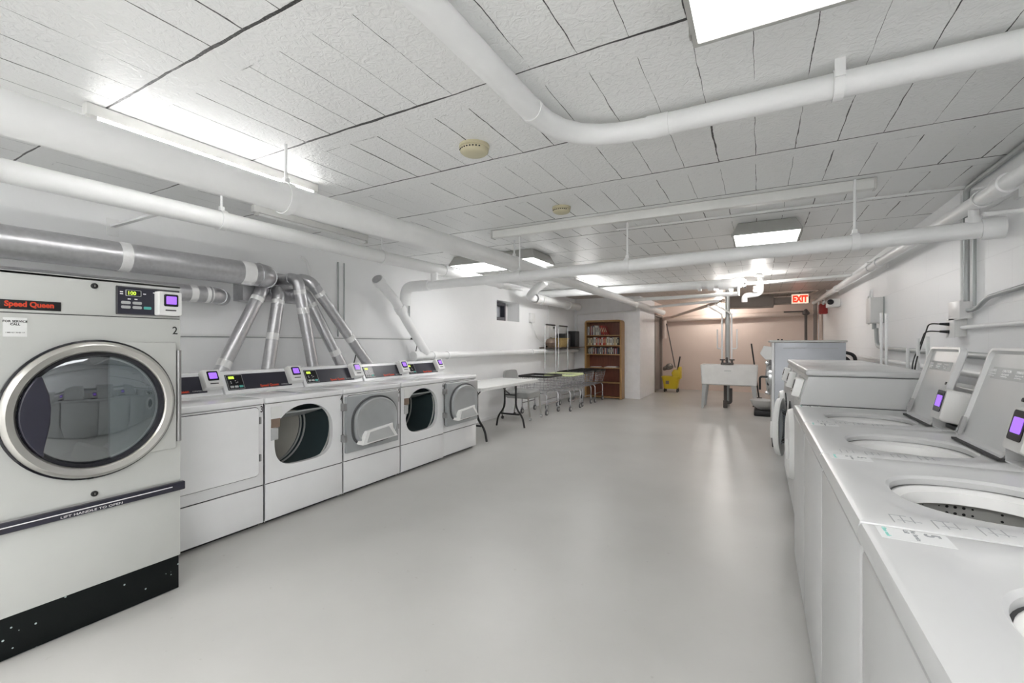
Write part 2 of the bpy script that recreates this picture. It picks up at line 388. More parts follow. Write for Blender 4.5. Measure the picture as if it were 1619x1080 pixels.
def dloop(t, cx, cz, w, h, sc=1.0):
    """D-shaped dryer opening: round top, squarer bottom"""
    e = 2.1 if sin(t) > 0 else 3.4
    c_, s_ = abs(cos(t)), abs(sin(t)); r = (c_**e+s_**e)**(-1/e)
    return (cx+cos(t)*r*w/2*sc, cz+sin(t)*r*h/2*sc)
def rrect(x0, x1, y0, y1, r, n=5):
    out = []
    for cx, cy, a0 in ((x1-r, y1-r, 0), (x0+r, y1-r, pi/2), (x0+r, y0+r, pi), (x1-r, y0+r, 3*pi/2)):
        for k in range(n+1): out.append((cx+r*cos(a0+pi/2*k/n), cy+r*sin(a0+pi/2*k/n)))
    return out
YZ = lambda a, b, d: (d, a, b)       # polygon in the YZ plane, depth along X
XY = lambda a, b, d: (a, b, d)
XZ = lambda a, b, d: (a, d, b)

# ---------------------------------------------------------------- room shell
XL, XR, YN, YB, ZC = -4.07, 1.30, -2.6, 13.6, 2.42
struct('floor', MB().box(XL-.1, XR+.1, YN-.1, YB+.1, -.1, 0), 'floor')
struct('ceiling', MB().box(XL-.1, XR+.1, YN-.1, 9.75, ZC, ZC+.1), 'ceiling')
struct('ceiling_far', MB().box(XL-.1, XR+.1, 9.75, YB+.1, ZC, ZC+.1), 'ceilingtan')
# left wall with the small window recess cut out
wx0, wx1, wz0, wz1 = 6.86, 7.72, 1.72, 2.08
mb = MB()
mb.box(XL-.3, XL, YN-.1, wx0, 0, ZC); mb.box(XL-.3, XL, wx1, YB+.1, 0, ZC)
mb.box(XL-.3, XL, wx0, wx1, 0, wz0); mb.box(XL-.3, XL, wx0, wx1, wz1, ZC)
struct('wall_left', mb, 'walll', smooth=False)
struct('wall_right', MB().box(XR, XR+.1, YN-.1, YB+.1, 0, ZC), 'wallr')
struct('wall_back', MB().box(XL-.1, XR+.1, YB, YB+.1, 0, ZC), 'wallb')
struct('wall_near', MB().box(XL-.1, XR+.1, YN-.1, YN, 0, ZC), 'walll')
PX, PY, PY2 = -2.45, 10.7, 12.40
struct('wall_partition', MB().box(XL, PX, PY, PY2, 0, ZC), 'wallp', smooth=False)
struct('wall_closet', MB().box(XL, PX-.12, PY2, YB, 0, ZC), 'wallb', smooth=False)
o = struct('trim_closet_header', MB().box(PX-.12, PX, PY2, YB, 2.10, ZC), 'wallb', smooth=False)
# brown door set in the side of the closet
d = MB(); d.box(PX-.08, PX-.04, PY2+.09, PY2+.93, 0.01, 2.03)
door = struct('door_1', d, 'doorbrown', bevel=.004)
f = MB(); f.box(PX-.12, PX+.02, PY2, PY2+.08, 0, 2.10); f.box(PX-.12, PX+.02, PY2+.95, PY2+1.03, 0, 2.10); f.box(PX-.12, PX+.02, PY2+.08, PY2+.95, 2.04, 2.10)
struct('trim_door_frame', f, 'doorbrown', bevel=.004)
struct('trim_door_plate', MB().box(PX-.04, PX-.034, PY2+.12, PY2+.2, 1.72, 1.84), 'paper')
# window: white reveal, dark steel frame, obscured pane
mb = MB(); mb.box(XL-.3, XL-.26, wx0, wx1, wz0, wz1); struct('window_1', mb, 'whiteplastic')
fr = MB(); y0, y1 = wx0+.01, wx0+.50
fr.box(XL-.25, XL-.10, y0, y0+.05, wz0+.01, wz1-.02); fr.box(XL-.25, XL-.10, y1-.05, y1, wz0+.01, wz1-.02)
fr.box(XL-.25, XL-.10, y0+.05, y1-.05, wz0+.01, wz0+.07); fr.box(XL-.25, XL-.10, y0+.05, y1-.05, wz1-.08, wz1-.02)
wn = thing('window_vent', 'small dark framed vent window set in the white recess of the left wall', 'window', (XL-.17, y0+.2, wz0))
obj('window_frame', fr, 'navy', wn, bevel=.004)
obj('pane', MB().box(XL-.2, XL-.19, y0+.05, y1-.05, wz0+.07, wz1-.08), 'bluegrey', wn)
obj('latch', MB().box(XL-.19, XL-.15, y0+.2, y0+.24, wz0+.05, wz0+.14, .005), 'black', wn)
# horizontal trim, its groove's shade painted as a grey strip, and panel cover strips on the left wall
struct('trim_1', MB().box(XL, XL+.014, 0.2, 4.72, 1.368, 1.386), 'pipe')
struct('trim_groove_shade', MB().box(XL, XL+.006, 0.2, 4.72, 1.358, 1.368), 'conduit')
struct('baseboard_left', MB().box(XL, XL+.012, 4.75, PY, 0.0, 0.05), 'walll')

# ---------------------------------------------------------------- light fixtures
def lampmat(base, s, col=(1.0, .99, .98)):
    k = base+'_%g' % s
    if k not in M: M[k] = mat(k.replace('.', '_'), (.9, .9, .9), .5, emit=col, es=s)
    return k
def troffer(x0, x1, y0, y1, label, drop=.10, slope=.05, s=LAMP):
    t = thing('ceiling_light', label, 'light', ((x0+x1)/2, (y0+y1)/2, ZC-drop))
    A = rrect(x0, x1, y0, y1, .004, 1); 
    inx = lambda k: rrect(x0+k, x1-k, y0+k, y1-k, .004, 1)
    h = MB(); h.loft([[(x, y, ZC-drop) for x, y in inx(0)], [(x, y, ZC-drop+.012) for x, y in inx(0)], [(x, y, ZC-.003) for x, y in inx(slope)]], (False, True))
    h.loft([[(x, y, ZC-drop) for x, y in inx(0)], [(x, y, ZC-drop) for x, y in inx(.016)], [(x, y, ZC-drop+.01) for x, y in inx(.016)]], (False, False))
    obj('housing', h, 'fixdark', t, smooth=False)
    obj('diffuser', MB().box(x0+.016, x1-.016, y0+.016, y1-.016, ZC-drop+.002, ZC-drop+.008), lampmat('lit_diffuser', s), t)
    for yy in (y0+.06, y1-.06):
        obj('clip', MB().box(x0-.006, x0+.002, yy-.015, yy+.015, ZC-drop+.0, ZC-drop+.03), 'ring', t)
    return t
troffer(-.195, .41, .42, 1.64, 'large rectangular ceiling light nearest the top edge above the washers', .11, .03, 1.05)
troffer(-.22, .335, 4.62, 5.18, 'square ceiling light hanging low beyond the long grey raceway', .12, s=3.8)
troffer(-3.50, -2.28, 4.68, 5.31, 'wide ceiling light crossed by the big round pipe near the left wall', .12, s=2.7)
troffer(.25, .86, -2.2, -.9, 'added fill light behind the viewer above the washer row', .11, .03, 11)  # added unseen light, brightens the dryer fronts
troffer(-2.2, -1.6, -2.2, -1.0, 'added fill light behind the viewer near the big dryer', .11, .03, 6)  # another unseen light, added to brighten the near end
troffer(-3.45, -2.85, -2.2, -1.0, 'added fill light behind the viewer beside the left wall pipe', .05, .02, 10)  # added out of view to lift the wall behind the dryers
def strip(x, y0, y1, label, lit=True, ztop=ZC, s=9):
    t = thing('strip_light', label, 'light', (x, (y0+y1)/2, ztop-.09))
    obj('housing', MB().box(x-.045, x+.0, y0, y1, ztop-.058, ztop-.003, .003), 'fixture', t)
    obj('tube', MB().cyl((x-.012, y0+.04, ztop-.072), (x-.012, y1-.04, ztop-.072), .0135), lampmat('lit_tube', s) if lit else 'whiteplastic', t)
    for a in (y0+.012, y1-.04):
        obj('lamp_holder', MB().box(x-.028, x+.004, a, a+.028, ztop-.088, ztop-.057, .003), 'greyplastic', t)
    return t
strip(-2.70, .87, 2.11, 'lit four-foot tube light beside the big insulated pipe')
strip(-2.70, 7.15, 8.38, 'lit tube light far back beside the big pipe near the bookcase', s=34)
t = strip(-3.53, 2.16, 3.36, 'unlit white strip fixture between the big pipe and the left wall', False)
# bare lamp fixture far back over the sink run
t = thing('bare_bulb_fixture', 'bright bare lamp fixture among the pipe fittings above the sink', 'light', (0.0, 8.2, 2.2))
obj('canopy', MB().lathe([(.06, 0), (.06, .02), (.045, .04)], (0, 8.2, 2.378)), 'whiteplastic', t)
obj('socket', MB().cyl((0, 8.2, 2.30), (0, 8.2, 2.38), .022), 'whiteplastic', t)
obj('bulb', MB().lathe([(.012, 0), (.024, .015), (.03, .045), (.03, .10), (.02, .125)], (0, 8.2, 2.175), seg=20), lampmat('lit_bulb', 75, (1, .96, .92)), t)
for (bx_, by_, bs_, lb_) in ((-.45, 9.25, 90, 'added fill lamp hidden behind the pipe fittings above the sink'), (-.9, 12.85, 190, 'added fill lamp behind the boxed duct brightening the back wall')):  # two lamps added out of sight to brighten the far end
    t = thing('bare_bulb_fixture', lb_, 'light', (bx_, by_, 2.26))
    obj('canopy', MB().lathe([(.06, 0), (.06, .02), (.045, .04)], (bx_, by_, 2.378)), 'whiteplastic', t)
    obj('bulb', MB().lathe([(.012, 0), (.024, .015), (.03, .045), (.03, .10), (.02, .125)], (bx_, by_, 2.255), seg=20), lampmat('lit_bulb', bs_, (1, .95, .9)), t)
# exit sign hanging across the room
t = thing('exit_sign', 'glowing red EXIT sign hanging from the ceiling near the back wall', 'sign', (.75, 11.2, 2.14))
obj('housing', MB().box(.60, .91, 11.18, 11.23, 2.14, 2.345, .004), 'whiteplastic', t)
obj('face', MB().box(.61, .90, 11.172, 11.18, 2.15, 2.335), 'exitface', t)
text('lettering', 'EXIT', .185, 'exitred', mplane((.755, 11.170, 2.178), (1, 0, 0), (0, 0, 1)), t, bold=.06, align='CENTER', sx=.70)
obj('stem', MB().cyl((.755, 11.205, 2.345), (.755, 11.205, ZC), .01), 'iron', t)

# ---------------------------------------------------------------- card reader (shared shape)
def reader(parent, o, out, right, up, sc=1.0, m='whiteplastic', scr='purple'):
    """o centre of back face; out/right/up unit vectors"""
    o, out, right, up = (Vector(v) for v in (o, out, right, up))
    fn = lambda a, b, d: tuple(o+right*a*sc+up*b*sc+out*d*sc)
    b = MB(); L0 = rrect(-.065, .065, -.075, .075, .008, 3)
    b.loft([[fn(x, y, 0) for x, y in L0], [fn(x, y, .045) for x, y in L0], [fn(x*.93, y*.95+.001, .056) for x, y in L0]])
    r = obj('card_reader', b, m, parent)
    s = MB(); s.prism(rrect(-.038, .040, -.018, .058, .008, 3), fn, .055, .060); obj('bezel', s, 'blackgloss', r)
    s = MB(); s.prism(rrect(-.027, .030, -.004, .046, .004, 2), fn, .0585, .0615); obj('screen', s, scr, r)
    s = MB(); s.prism(rrect(-.03, .03, -.046, -.038, .002, 1), fn, .054, .0572); obj('card_slot', s, 'seam', r)
    return r
def keypad(parent, fn, w, h, digits=None):
    """fn(a,b,d) maps panel coords (0..w,0..h)"""
    p = MB(); p.prism(rrect(0, w, 0, h, .003, 1), fn, .001, .0035); k = obj('keypad', p, 'blackgloss', parent)
    b = MB()
    for a0, a1, b0, b1 in ((0, w, 0, .0025), (0, w, h-.0025, h), (0, .0025, 0, h), (w-.0025, w, 0, h)):
        b.prism([(a0, b0), (a1, b0), (a1, b1), (a0, b1)], fn, .003, .0045)
    obj('keypad_border', b, 'greylabel', k)
    b = MB(); b.prism([(w*.14, h*.72), (w*.48, h*.72), (w*.48, h*.90), (w*.14, h*.90)], fn, .003, .0048); obj('display', b, 'green', k)
    for i in range(2):
        b = MB(); b.prism(rrect(w*(.12+.28*i), w*(.34+.28*i), h*.10, h*.24, .002, 1), fn, .003, .006); obj('button', b, 'greylabel', k)
    b = MB(); b.prism(rrect(w*.68, w*.92, h*.10, h*.24, .002, 1), fn, .003, .006); obj('start_button', b, 'teal', k)
    b = MB()
    for i, j in ((.2, .52), (.5, .56), (.62, .46), (.22, .42), (.52, .42)):
        b.prism([(w*i, h*j), (w*(i+.05), h*j), (w*(i+.05), h*(j+.04)), (w*i, h*(j+.04))], fn, .003, .0045)
    obj('indicator', b, 'white', k)
    return k

# ---------------------------------------------------------------- dryers in the row
DW = .690
def make_dryer(kind, number, label, y0, xf=-3.107, door_open=False):
    """front faces +X at x=xf, occupies y0..y0+DW"""
    t = thing('tumble_dryer', label, 'dryer', (xf-.35, y0+DW/2, 0), None)
    y1 = y0+DW-.006; yy0 = y0+.002; cy, cz = y0+.335, .610
    w_, h_ = (.515, .445)
    T = .004
    # carcass: sides, back, bottom
    b = MB(); b.box(xf-.70, xf-.012, yy0, yy0+T, .02, .878); b.box(xf-.70, xf-.012, y1-T, y1, .02, .878)
    b.box(xf-.70, xf-.70+T, yy0, y1, .02, .878); b.box(xf-.70, xf-.03, yy0, y1, .02, .024)
    obj('cabinet', b, 'enamel', t, smooth=False)
    # lower front panel
    obj('lower_panel', MB().box(xf-.03, xf, yy0, y1, .028, .290, .004), 'enamel', t)
    obj('panel_gap', MB().box(xf-.03, xf-.006, yy0+.003, y1-.003, .286, .300), 'seam', t)
    obj('toe_recess', MB().box(xf-.66, xf-.05, yy0+.01, y1-.01, 0, .03), 'black', t)
    # upper front panel with the opening
    z0, z1 = .297, .868
    A = rect_angs(cy, cz, yy0, y1, z0, z1)
    if kind == 'open':
        outer = [rect_ray(a, cy, cz, yy0, y1, z0, z1) for a in A]
        i1 = [dloop(a, cy, cz, w_, h_, 1.22) for a in A]
        i1 = [(min(max(p[0], yy0+.02), y1-.02), min(max(p[1], z0+.05), z1-.02)) for p in i1]
        i2 = [dloop(a, cy, cz, w_, h_) for a in A]
        L = lambda pts, x: [(x, p[0], p[1]) for p in pts]
        b = MB(); b.loft([L(outer, xf-.03), L(outer, xf-.003), L(i1, xf-.001), L(i2, xf-.010), L(i2, xf-.05)], (False, False))
        obj('front_panel', b, 'enamel', t)
        # drum
        d = MB(); n = 48
        ring = lambda x, r: [(x, cy+r*cos(a), cz-.01+r*sin(a)) for a in [2*pi*k/n for k in range(n)]]
        d.loft([ring(xf-.05, .30), ring(xf-.06, .315), ring(xf-.52, .315)], (False, False))
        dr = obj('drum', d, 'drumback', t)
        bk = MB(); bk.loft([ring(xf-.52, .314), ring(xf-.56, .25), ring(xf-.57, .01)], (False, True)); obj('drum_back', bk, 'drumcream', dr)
        g = MB(); g.loft([L(i2, xf-.05)[:], [(xf-.055, cy+.30*cos(atan2(p[1]-cz, p[0]-cy)), cz-.01+.30*sin(atan2(p[1]-cz, p[0]-cy))) for p in i2]], (False, False))
        obj('door_gasket', g, 'rubber', t)
        for x_, r_ in ((xf-.11, .310), (xf-.44, .310), (xf-.49, .308)):
            s = MB(); s.torus([[(x_+.008*cos(q), cy+(r_+.008*sin(q))*cos(a), cz-.01+(r_+.008*sin(q))*sin(a)) for q in [2*pi*k/8 for k in range(8)]] for a in [2*pi*k/n for k in range(n)]])
            obj('drum_seam', s, 'baffle', dr)
        for a in (.55, 2.7, 4.6):
            s = MB(); p = lambda x, r, da: (x, cy+r*cos(a+da), cz-.01+r*sin(a+da))
            s.loft([[p(x, .312, -.16), p(x, .25, -.03), p(x, .25, .03), p(x, .312, .16)] for x in (xf-.07, xf-.50)])
            obj('baffle', s, 'drumback', dr)
        s = MB(); q = [(xf-.03, cy-.15, cz+.165), (xf-.03, cy+.17, cz+.165), (xf-.22, cy+.13, cz+.105), (xf-.22, cy-.08, cz+.105)]
        s.loft([q, [(x, y, z+.012) for x, y, z in q]]); obj('inner_plate', s, 'doorinner', t, smooth=False)  # slanted grey plate across the top of the opening
        # labels left of the opening
        obj('rating_label', MB().box(xf-.002, xf+.0008, y0+.045, y0+.13, .765, .845), 'paper', t)
        obj('warning_label', MB().box(xf-.002, xf+.001, y0+.045, y0+.115, .69, .755), 'brownlabel', t)
        obj('notice_label', MB().box(xf-.002, xf+.001, y0+.045, y0+.10, .60, .685), 'greylabel', t)
        # the swung-open door lying flat against the neighbouring machine
        hy = y0+DW-.003
        xd0, xd1 = xf+.016, xf+.048; dy0, dy1 = hy, hy+.625; dz0, dz1 = .372, .852
        D = MB(); D.box(xd0, xd1, dy0, dy1, dz0, dz1, .006); dd = obj('door', D, 'doorinner', t)
        dd['label'] = 'grey lined door swung fully open against the next dryer'
        c2y, c2z = (dy0+dy1)/2+.012, (dz0+dz1)/2+.01
        TA = [2*pi*k/64 for k in range(64)]
        lp = lambda sc, x: [(x, *dloop(a, c2y, c2z, .555, .43, sc)) for a in TA]
        s = MB(); s.loft([lp(1.0, xd1-.004), lp(1.0, xd1+.006), lp(.985, xd1+.014), lp(.955, xd1+.014), lp(.94, xd1+.002)], (False, False)); obj('gasket', s, 'rubber', dd)
        s = MB(); s.loft([lp(.93, xd1-.004), lp(.92, xd1+.022), lp(.90, xd1+.034), lp(.86, xd1+.036), lp(.80, xd1+.024), lp(.70, xd1+.020)], (False, True)); obj('dish', s, 'dish', dd)
        s = MB(); s.torus([[(xd1+.022+.009*cos(q), p[1]+0, p[2]+.009*sin(q)) for q in [2*pi*k/6 for k in range(6)]] for p in lp(.86, 0)]); obj('dish_rim', s, 'ring', dd)
        s = MB(); W = .20
        q0 = [(xd1+.012, c2y-.235, c2z-.185), (xd1+.012, c2y+.235, c2z-.170), (xd1+.012, c2y+.22, c2z-.06), (xd1+.012, c2y-.15, c2z-.085)]
        q1 = [(xd1+.062, c2y-.205, c2z-.200), (xd1+.062, c2y+.225, c2z-.185), (xd1+.040, c2y+.16, c2z-.065), (xd1+.040, c2y-.13, c2z-.09)]
        s.loft([q0, q1]); lt = obj('lint_tray', s, 'whiteplastic', dd, bevel=.004)
        s = MB(); s.loft([[(x+.0025, y*.78+(c2y+.01)*.22, z*.74+(c2z-.135)*.26) for x, y, z in q1], [(x+.005, y*.78+(c2y+.01)*.22, z*.74+(c2z-.135)*.26) for x, y, z in q1]]); obj('lint_screen', s, 'greylabel', lt)
        for zz in (.47, .735):
            obj('hinge', MB().box(xf-.002, xf+.05, hy-.022, hy+.004, zz, zz+.06, .002), 'hinge', t)
    else:
        obj('front_panel', MB().box(xf-.03, xf-.001, yy0, y1, z0, z1, .003), 'enamel', t)
        lp = rrect(y0+.028, y0+.650, .368, .858, .03, 5)
        g = MB(); g.prism(lp, YZ, xf-.004, xf+.003); obj('door_gap', g, 'seam', t)
        lp = rrect(y0+.032, y0+.646, .372, .854, .028, 5)
        g = MB(); g.prism(lp, YZ, xf-.004, xf+.012); obj('door', g, 'enamel', t, bevel=.003)
        for zz in (.47, .735):
            obj('hinge', MB().box(xf-.002, xf+.010, y0+.652, y0+.664, zz, zz+.05, .002), 'hinge', t)
    # worktop
    top = MB(); top.box(xf-.70, xf+.006, y0, y0+DW-.002, .872, .914, .010, 3); obj('top', top, 'enamel', t)
    # console
    c0 = (-.50, .912); c1 = (-.590, 1.085); c2 = (-.70, 1.085); c3 = (-.70, .912)
    b = MB(); b.loft([[(xf+p[0], y, p[1]) for p in (c0, c1, c2, c3)] for y in (y0+.002, y0+DW-.004)]); obj('console', b, 'enamel', t, bevel=.005)
    cdir = Vector((c1[0]-c0[0], 0, c1[1]-c0[1])); Lc = cdir.length; cdir.normalize(); cn = Vector((cdir.z, 0, -cdir.x))
    base = Vector((xf+c0[0], y0, c0[1]))
    fn = lambda a, b_, d: tuple(base+Vector((0, 1, 0))*a+cdir*b_+cn*d)
    p = MB(); p.prism(rrect(.030, .575, .030, .165, .004, 2), fn, -.003, .002); pn = obj('control_panel', p, 'navy', t)
    keypad(pn, lambda a, b_, d: fn(a+.035, b_+.036, d+.001), .125, .123)
    text('lettering', 'Speed Queen', .030, 'red', mplane(fn(.29, .040, .0025), (0, 1, 0), cdir), pn, bold=.03)
    text('lettering', 'COMMERCIAL', .014, 'greylabel', mplane(fn(.475, .042, .0025), (0, 1, 0), cdir), pn)
    reader(t, fn(.610, .118, .001), cn, (0, 1, 0), cdir)
    if number:
        text('number_label', number, .062, 'ink', mplane((xf+.004, y0+.658, .818), (0, 1, 0), (0, 0, 1)), t, bold=.02, sx=.66)
    return t
dy = [1.285, 1.982, 2.680, 3.382, 4.076]
make_dryer('closed', '3', 'white dryer numbered 3 with its door shut, right beside the big dryer', dy[0])
make_dryer('open', '4', 'white dryer with open drum showing, second in the low row from the big dryer', dy[1])
make_dryer('closed', '5', 'white dryer numbered 5, its front covered by the open door of the dryer before it', dy[2])
make_dryer('open', '6', 'white dryer with open drum showing, fourth in the low row, near the table', dy[3])
make_dryer('closed', '', 'white dryer at the table end of the row, covered by a grey open door', dy[4]-.003, xf=-3.125)

# ---------------------------------------------------------------- big single dryer on the left
def big_dryer():
    X = -2.72; y0, y1 = .47, 1.262; H = 1.612
    t = thing('industrial_dryer', 'tall cream industrial dryer with round glass door at the left edge', 'dryer', (X-.45, (y0+y1)/2, 0))
    cy, cz = .905, 1.003; R = .318
    b = MB(); b.box(X-.95, X-.03, y0, y0+.01, .0, H); b.box(X-.95, X-.03, y1-.01, y1, 0, H); b.box(X-.95, X-.94, y0, y1, 0, H)
    b.box(X-.95, X-.0, y0, y1, H-.012, H); b.box(X-.95, X-.03, y0, y1, 0, .02)
    obj('cabinet', b, 'cream', t, smooth=False)
    hs = 1.436
    obj('header_panel', MB().box(X-.03, X, y0, y1, hs+.002, H, .003), 'cream', t)
    obj('panel_gap', MB().box(X-.03, X-.004, y0+.002, y1-.002, hs-.004, hs+.004), 'seam', t)
    z0, z1 = .575, hs-.002
    A = rect_angs(cy, cz, y0, y1, z0, z1)
    L = lambda pts, x: [(x, p[0], p[1]) for p in pts]; ci = lambda r, x, A_=A: [(x, cy+r*cos(a), cz+r*sin(a)) for a in A_]
    b = MB(); b.loft([L([rect_ray(a, cy, cz, y0, y1, z0, z1) for a in A], xx) for xx in (X-.03, X)]+[ci(.285, X), ci(.285, X-.05)], (False, False))
    obj('front_panel', b, 'cream', t)
    A2 = [2*pi*k/72 for k in range(72)]
    d = MB(); d.loft([ci(.285, X-.05, A2), ci(.34, X-.08, A2), ci(.34, X-.50, A2)], (False, False)); dr = obj('drum', d, 'perf', t)
    d = MB(); d.loft([ci(.34, X-.50, A2), ci(.30, X-.56, A2), ci(.01, X-.57, A2)], (False, True)); obj('drum_back', d, 'drum', dr)
    for a in (.9, 3.0, 5.1):
        s = MB(); p = lambda x, r, da: (x, cy+r*cos(a+da), cz+r*sin(a+da))
        s.loft([[p(x, .338, -.2), p(x, .25, -.04), p(x, .25, .04), p(x, .338, .2)] for x in (X-.08, X-.50)])
        obj('baffle', s, 'drum', dr)
    # hinge plate right of the ring
    obj('hinge_plate', MB().box(X-.002, X+.022, cy+.05, y1-.028, .755, 1.312, .006), 'cream', t)
    obj('hinge', MB().cyl((X+.014, y1-.014, .79), (X+.014, y1-.014, 1.27), .011), 'hinge', t)
    # door
    s = MB(); s.loft([ci(R, X-.002, A2), ci(R+.003, X+.024, A2), ci(R-.004, X+.032, A2), ci(R-.008, X+.026, A2)], (False, False)); dg = obj('door_edge', s, 'blackgloss', t)
    s = MB(); s.loft([ci(R-.004, X+.02, A2), ci(R-.008, X+.042, A2), ci(R-.022, X+.056, A2), ci(R-.046, X+.050, A2), ci(R-.058, X+.034, A2)], (False, False)); rg = obj('door_ring', s, 'ring', t)
    s = MB(); s.loft([ci(R-.052, X+.030, A2), ci(R-.056, X+.044, A2), ci(R-.070, X+.040, A2), ci(R-.074, X+.020, A2)], (False, False)); obj('gasket', s, 'blackgloss', rg)
    g = MB(); prof = [(R-.068, .024), (R-.09, .030), (.14, .040), (.02, .044)]
    g.loft([ci(r, X+x, A2) for r, x in prof], (False, True)); g.loft([ci(r, X+x-.006, A2) for r, x in prof], (False, True))
    obj('glass', g, 'glass', rg)
    # dark crescent handle on the left of the glass
    pts = [(cy+(R-.060)*cos(a), cz+(R-.060)*sin(a)) for a in [radians(142)+radians(83)*k/16 for k in range(17)]]
    inner = [(.722, .845), (.728, .88), (.736, .92), (.743, .964), (.745, 1.03), (.740, 1.087), (.726, 1.135), (.718, 1.165)]
    h = MB(); h.prism(pts+inner, YZ, X+.030, X+.054); obj('door_handle', h, 'navy', rg, bevel=.004)
    # lower panel, handle strip, kick plate
    obj('lint_panel', MB().box(X-.03, X+.002, y0, y1, .176, .560, .003), 'cream', t)
    obj('middle_rail', MB().box(X-.03, X, y0, y1, .556, .577), 'cream', t)
    h = MB(); h.box(X, X+.028, y0, y1+.012, .528, .572, .006); hh = obj('handle_strip', h, 'navy', t)
    obj('handle_groove', MB().box(X+.026, X+.030, y0, y1-.05, .553, .557), 'white', hh)
    text('lettering', 'LIFT HANDLE TO OPEN', .014, 'white', mplane((X+.0292, .78, .535), (0, 1, 0), (0, 0, 1)), hh, sx=1.5)
    obj('kick_plate', MB().box(X-.03, X+.001, y0, y1-.008, .004, .175, .002), 'speckle', t)
    for (yy, zz) in ((.905, 1.575), (.905, .606)):
        l = MB(); l.lathe([(.013, 0), (.013, .006), (.009, .008)], (X, yy, zz), (1, 0, 0), 20); lk = obj('lock', l, 'black', t)
        obj('keyhole', MB().box(X+.007, X+.0095, yy-.001, yy+.001, zz-.005, zz+.005), 'ring', lk)
    # brand badge
    bd = obj('brand_badge', MB().box(X, X+.004, y0+.02, .790, 1.437+.012, 1.437+.052, .001), 'black', t)
    text('lettering', 'Speed Queen', .031, 'red', mplane((X+.0045, .618, 1.462), (0, 1, 0), (0, 0, 1)), bd, bold=.035, sx=.88)
    st = obj('service_sticker', MB().box(X, X+.001, .615, .685, 1.335, 1.415), 'paper', t)
    text('lettering', 'FOR SERVICE\nCALL', .0125, 'ink', mplane((X+.0014, .650, 1.395), (0, 1, 0), (0, 0, 1)), st, bold=.02, align='CENTER')
    text('lettering', '1 800 521 36 02 117', .0068, 'ink', mplane((X+.0014, .650, 1.350), (0, 1, 0), (0, 0, 1)), st, align='CENTER')
    # control panel
    fn = lambda a, b, d: (X+d, .985+a, 1.448+b)
    p = MB(); p.prism(rrect(0, .268, 0, .138, .004, 2), fn, .000, .006); cp = obj('control_panel', p, 'navy', t)
    p = MB()
    for a0, a1, b0, b1 in ((0, .268, 0, .005), (0, .268, .133, .138), (0, .005, 0, .138), (.263, .268, 0, .138)): p.prism([(a0, b0), (a1, b0), (a1, b1), (a0, b1)], fn, .004, .009)
    obj('panel_frame', p, 'rubber', cp)
    p = MB(); p.prism(rrect(.036, .100, .092, .122, .003, 2), fn, .006, .008); ds = obj('display', p, 'greylabel', cp)
    p = MB(); p.prism(rrect(.039, .097, .094, .120, .003, 2), fn, .0075, .0085); obj('display_window', p, 'blackgloss', ds)
    text('lettering', '100', .024, 'green', mplane((X+.0088, .985+.042, 1.448+.0985), (0, 1, 0), (0, 0, 1)), ds, bold=.03)
    for i in range(2):
        for j in range(2):
            p = MB(); p.prism(rrect(.018+.046*i, .056+.046*i, .030+.022*j, .044+.022*j, .005, 2), fn, .006, .009); obj('button', p, 'greylabel', cp)
    p = MB(); p.prism(rrect(.110, .142, .030, .044, .004, 2), fn, .006, .009); obj('start_button', p, 'teal', cp)
    for a, b in ((.014, .108), (.014, .098), (.045, .075), (.072, .075), (.108, .104), (.150, .114)):
        p = MB(); p.prism([(a, b), (a+.012, b), (a+.012, b+.005), (a, b+.005)], fn, .006, .0075); obj('printed_symbol', p, 'white', cp)
    reader(t, (X+.005, 1.195, 1.512), (1, 0, 0), (0, 1, 0), (0, 0, 1), .82)
    text('number_label', '2', .057, 'ink', mplane((X+.002, 1.223, 1.356), (0, 1, 0), (0, 0, 1)), t, bold=.01, sx=.9)
    return t
big_dryer()

